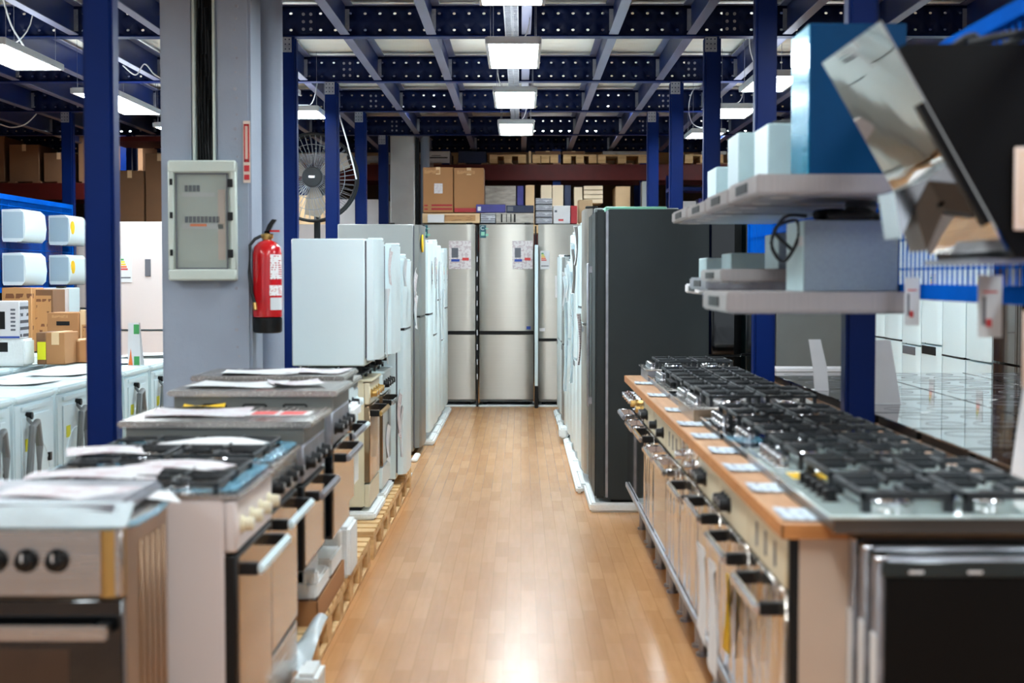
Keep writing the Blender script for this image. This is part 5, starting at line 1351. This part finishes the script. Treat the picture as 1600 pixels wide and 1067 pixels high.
# cords on the hoods
def cord(label, pts, r=.007):
    P = [Vector(p) for p in pts]; out = []
    for a, b, c, d in zip([P[0]] + P[:-2], P[:-1], P[1:], P[2:] + [P[-1]]):
        for k in range(5):
            u = k / 5
            out.append(.5 * ((2 * b) + (c - a) * u + (2 * a - 5 * b + 4 * c - d) * u * u + (3 * b - a - 3 * c + d) * u ** 3))
    out.append(P[-1])
    return tag(MB().tube(out, r, 6).build('appliance_cord', 'rubber'), label, 'cord')
cord('black cord bundle lying on the nearest lower cooker hood', [(1.12, 4.85, 1.60), (1.05, 4.8, 1.62), (.98, 4.9, 1.60), (.92, 4.82, 1.605), (1.0, 4.95, 1.62), (1.1, 4.9, 1.61), (1.08, 4.8, 1.60), (.95, 4.78, 1.60)], .012)
cord('black cord looping down left of the nearest lower cooker hood chimney', [(.90, 4.85, 1.602), (.83, 4.85, 1.60), (.79, 4.86, 1.52), (.83, 4.87, 1.46), (.87, 4.84, 1.53), (.865, 4.85, 1.59), (.80, 4.87, 1.56), (.86, 4.9, 1.50)], .006)
cord('dark cord lying on top of the second upper hood chimney', [(.9, 5.5, 1.955), (.98, 5.45, 1.96), (1.05, 5.55, 1.955), (1.12, 5.5, 1.96)], .012)
cord('pale-grey and black cords on top of the black inclined hood', [(.98, 3.6, 1.925), (1.02, 3.5, 1.955), (1.08, 3.6, 1.93), (1.12, 3.45, 1.95), (1.06, 3.4, 1.94), (1.0, 3.45, 1.93)], .010)
t = thing('duct_elbow', 'small crumpled grey duct end on the nearest lower cooker hood', 'duct', (1.09, 4.95, 1.592))
MB().lathe([(.05, 0), (.055, .015), (.046, .03), (.055, .045), (.04, .07)], (0, 0, 0), 18).build('duct', 'galv', t)
# inclined hood with mirrored front
t = thing('inclined_cooker_hood', 'slanted black cooker hood with mirror glass front at the upper right', 'cooker hood', (0, 3.28, 0))
nx, nz = -.868, -.497
a, b = Vector((.758, 0, 1.95)), Vector((1.033, 0, 1.468))
MB().prism([a, b, b - Vector((nx, 0, nz)) * .005, a - Vector((nx, 0, nz)) * .005], (0, .62, 0)).build('mirror_front', 'mirror2', t)
MB().prism([(.798, 0, 1.895), (.815, 0, 1.905), (1.16, 0, 1.905), (1.16, 0, 1.45), (1.052, 0, 1.452)], (0, .60, 0)).build('body', 'black_matt', t)
MB().prism([Vector((.84, 0, 1.775)), Vector((.985, 0, 1.52)), Vector((1.0, 0, 1.528)), Vector((.855, 0, 1.783))], (0, .03, 0)).build('side_trim', 'black_matt', t)
MB().box(.99, 1.1, .05, .5, 1.44, 1.451).build('filter', 'galv', t)
t = thing('folded_piece', 'small folded chrome and bronze piece projecting from the lower mirror glass', 'cooker hood', (0, 3.56, 0))  # two folded prisms set in front of the mirror glass
def fp(pts): return [Vector((at(x, y, 3.56).x, 0, at(x, y, 3.56).z)) for x, y in pts]
MB().prism(fp([(1397, 300), (1452, 278), (1432, 318), (1408, 372)]), (0, .16, 0)).build('chrome_face', 'chrome', t)
MB().prism(fp([(1453, 278), (1479, 288), (1464, 324), (1478, 322), (1448, 392), (1436, 352), (1431, 326)]), (0, .16, 0)).build('bronze_face', 'brownm', t)
# price signs
def sign(label, x0, x1, y, z0, z1, m='paper', frame=False, m2='redink'):
    t = thing('price_sign', label, 'price sign', ((x0 + x1) / 2, y, z0), 0, None)
    w, h = x1 - x0, z1 - z0
    if frame:
        MB().box(-w / 2, w / 2, 0, .006, 0, h, .002).build('frame', 'beigeframe', t)
        MB().box(-w / 2 + .012, w / 2 - .012, -.001, .001, .012, h - .012).build('outline', 'card_l', t)
        MB().box(-w / 2 + .015, w / 2 - .015, -.002, .0, .015, h - .015).build('sheet', 'beigeframe', t)
    else:
        MB().box(-w / 2, w / 2, 0, .003, 0, h).build('sheet', m, t)
        MB().box(-w * .16, w * .08, -.001, .0005, h * .17, h * .3).build('red_print', m2, t); MB().box(-w * .3, w * .3, -.001, .0005, h * .72, h * .75).build('red_print', m2, t)
        MB().box(-w * .32, -w * .18, -.001, .0005, h * .2, h * .66).build('grey_print', 'greyink', t)
    MB().cyl((0, .002, h), (0, .002, h + .03), .0015, n=5).build('string', 'wire', t)
    return t
sign('small white price sign hanging from the mesh rail right of the near hood', 1.122, 1.166, 4.50, 1.27, 1.41)
sign('large white price sign hanging from the blue mesh rail', 1.105, 1.163, 3.72, 1.265, 1.415)
sign('beige framed price sign against the black slanted hood at the right edge', 1.043, 1.145, 3.262, 1.51, 1.685, frame=True)
sign('beige framed price sign at the right edge below the mesh rail', 1.066, 1.16, 3.262, 1.175, 1.34, frame=True)

# far right row of fridges facing the middle of the room
GF = 'fridges in the far right row'
fs = [(10.2, 'brownfr', 'brownfr', 'dark brown glass fronted fridge at the near end of the far right row', 'none', .80),
      (10.88, 'brownfr', 'brownfr', 'second dark brown glass fronted fridge of the far right row', 'none', .80),
      (11.55, 'white', 'white', 'white fridge with a dropped grip handle next to the dark brown ones', 'none', .78),
      (12.22, 'white', 'white', 'white fridge with thin seam, second of the far right whites', 'gap', .78),
      (12.88, 'white', 'white', 'white fridge with black grip recess in the far right row', 'recess', .85),
      (13.54, 'white', 'white', 'white fridge with grey grip recess in the far right row', 'recess', .82),
      (14.2, 'white', 'white', 'fifth white fridge of the far right row', 'gap', .84),
      (14.86, 'white', 'white', 'sixth white fridge of the far right row', 'gap', .84),
      (15.52, 'white', 'white', 'seventh white fridge of the far right row', 'gap', .9),
      (16.18, 'white', 'white', 'last white fridge of the far right row', 'gap', .9)]
for i, (y, bd, dr, lb, hn, sp) in enumerate(fs):
    fr_ = fridge(lb, (3.42, y, 0), RIGHT, .64, .62, 1.85, sp, body=bd, door=dr, handle=hn, group=GF, elabel=(.1 * (-1) ** i, 1.33, .16, .22) if i in (2, 4, 6, 7) else None, foam=0)
    if i in (4, 5):
        MB().box(-.22, .2, -.004, .006, sp - .085, sp - .015).build('grip_recess', 'black' if i == 4 else 'greyink', fr_)
# grey panel appliance seen between the two near right posts
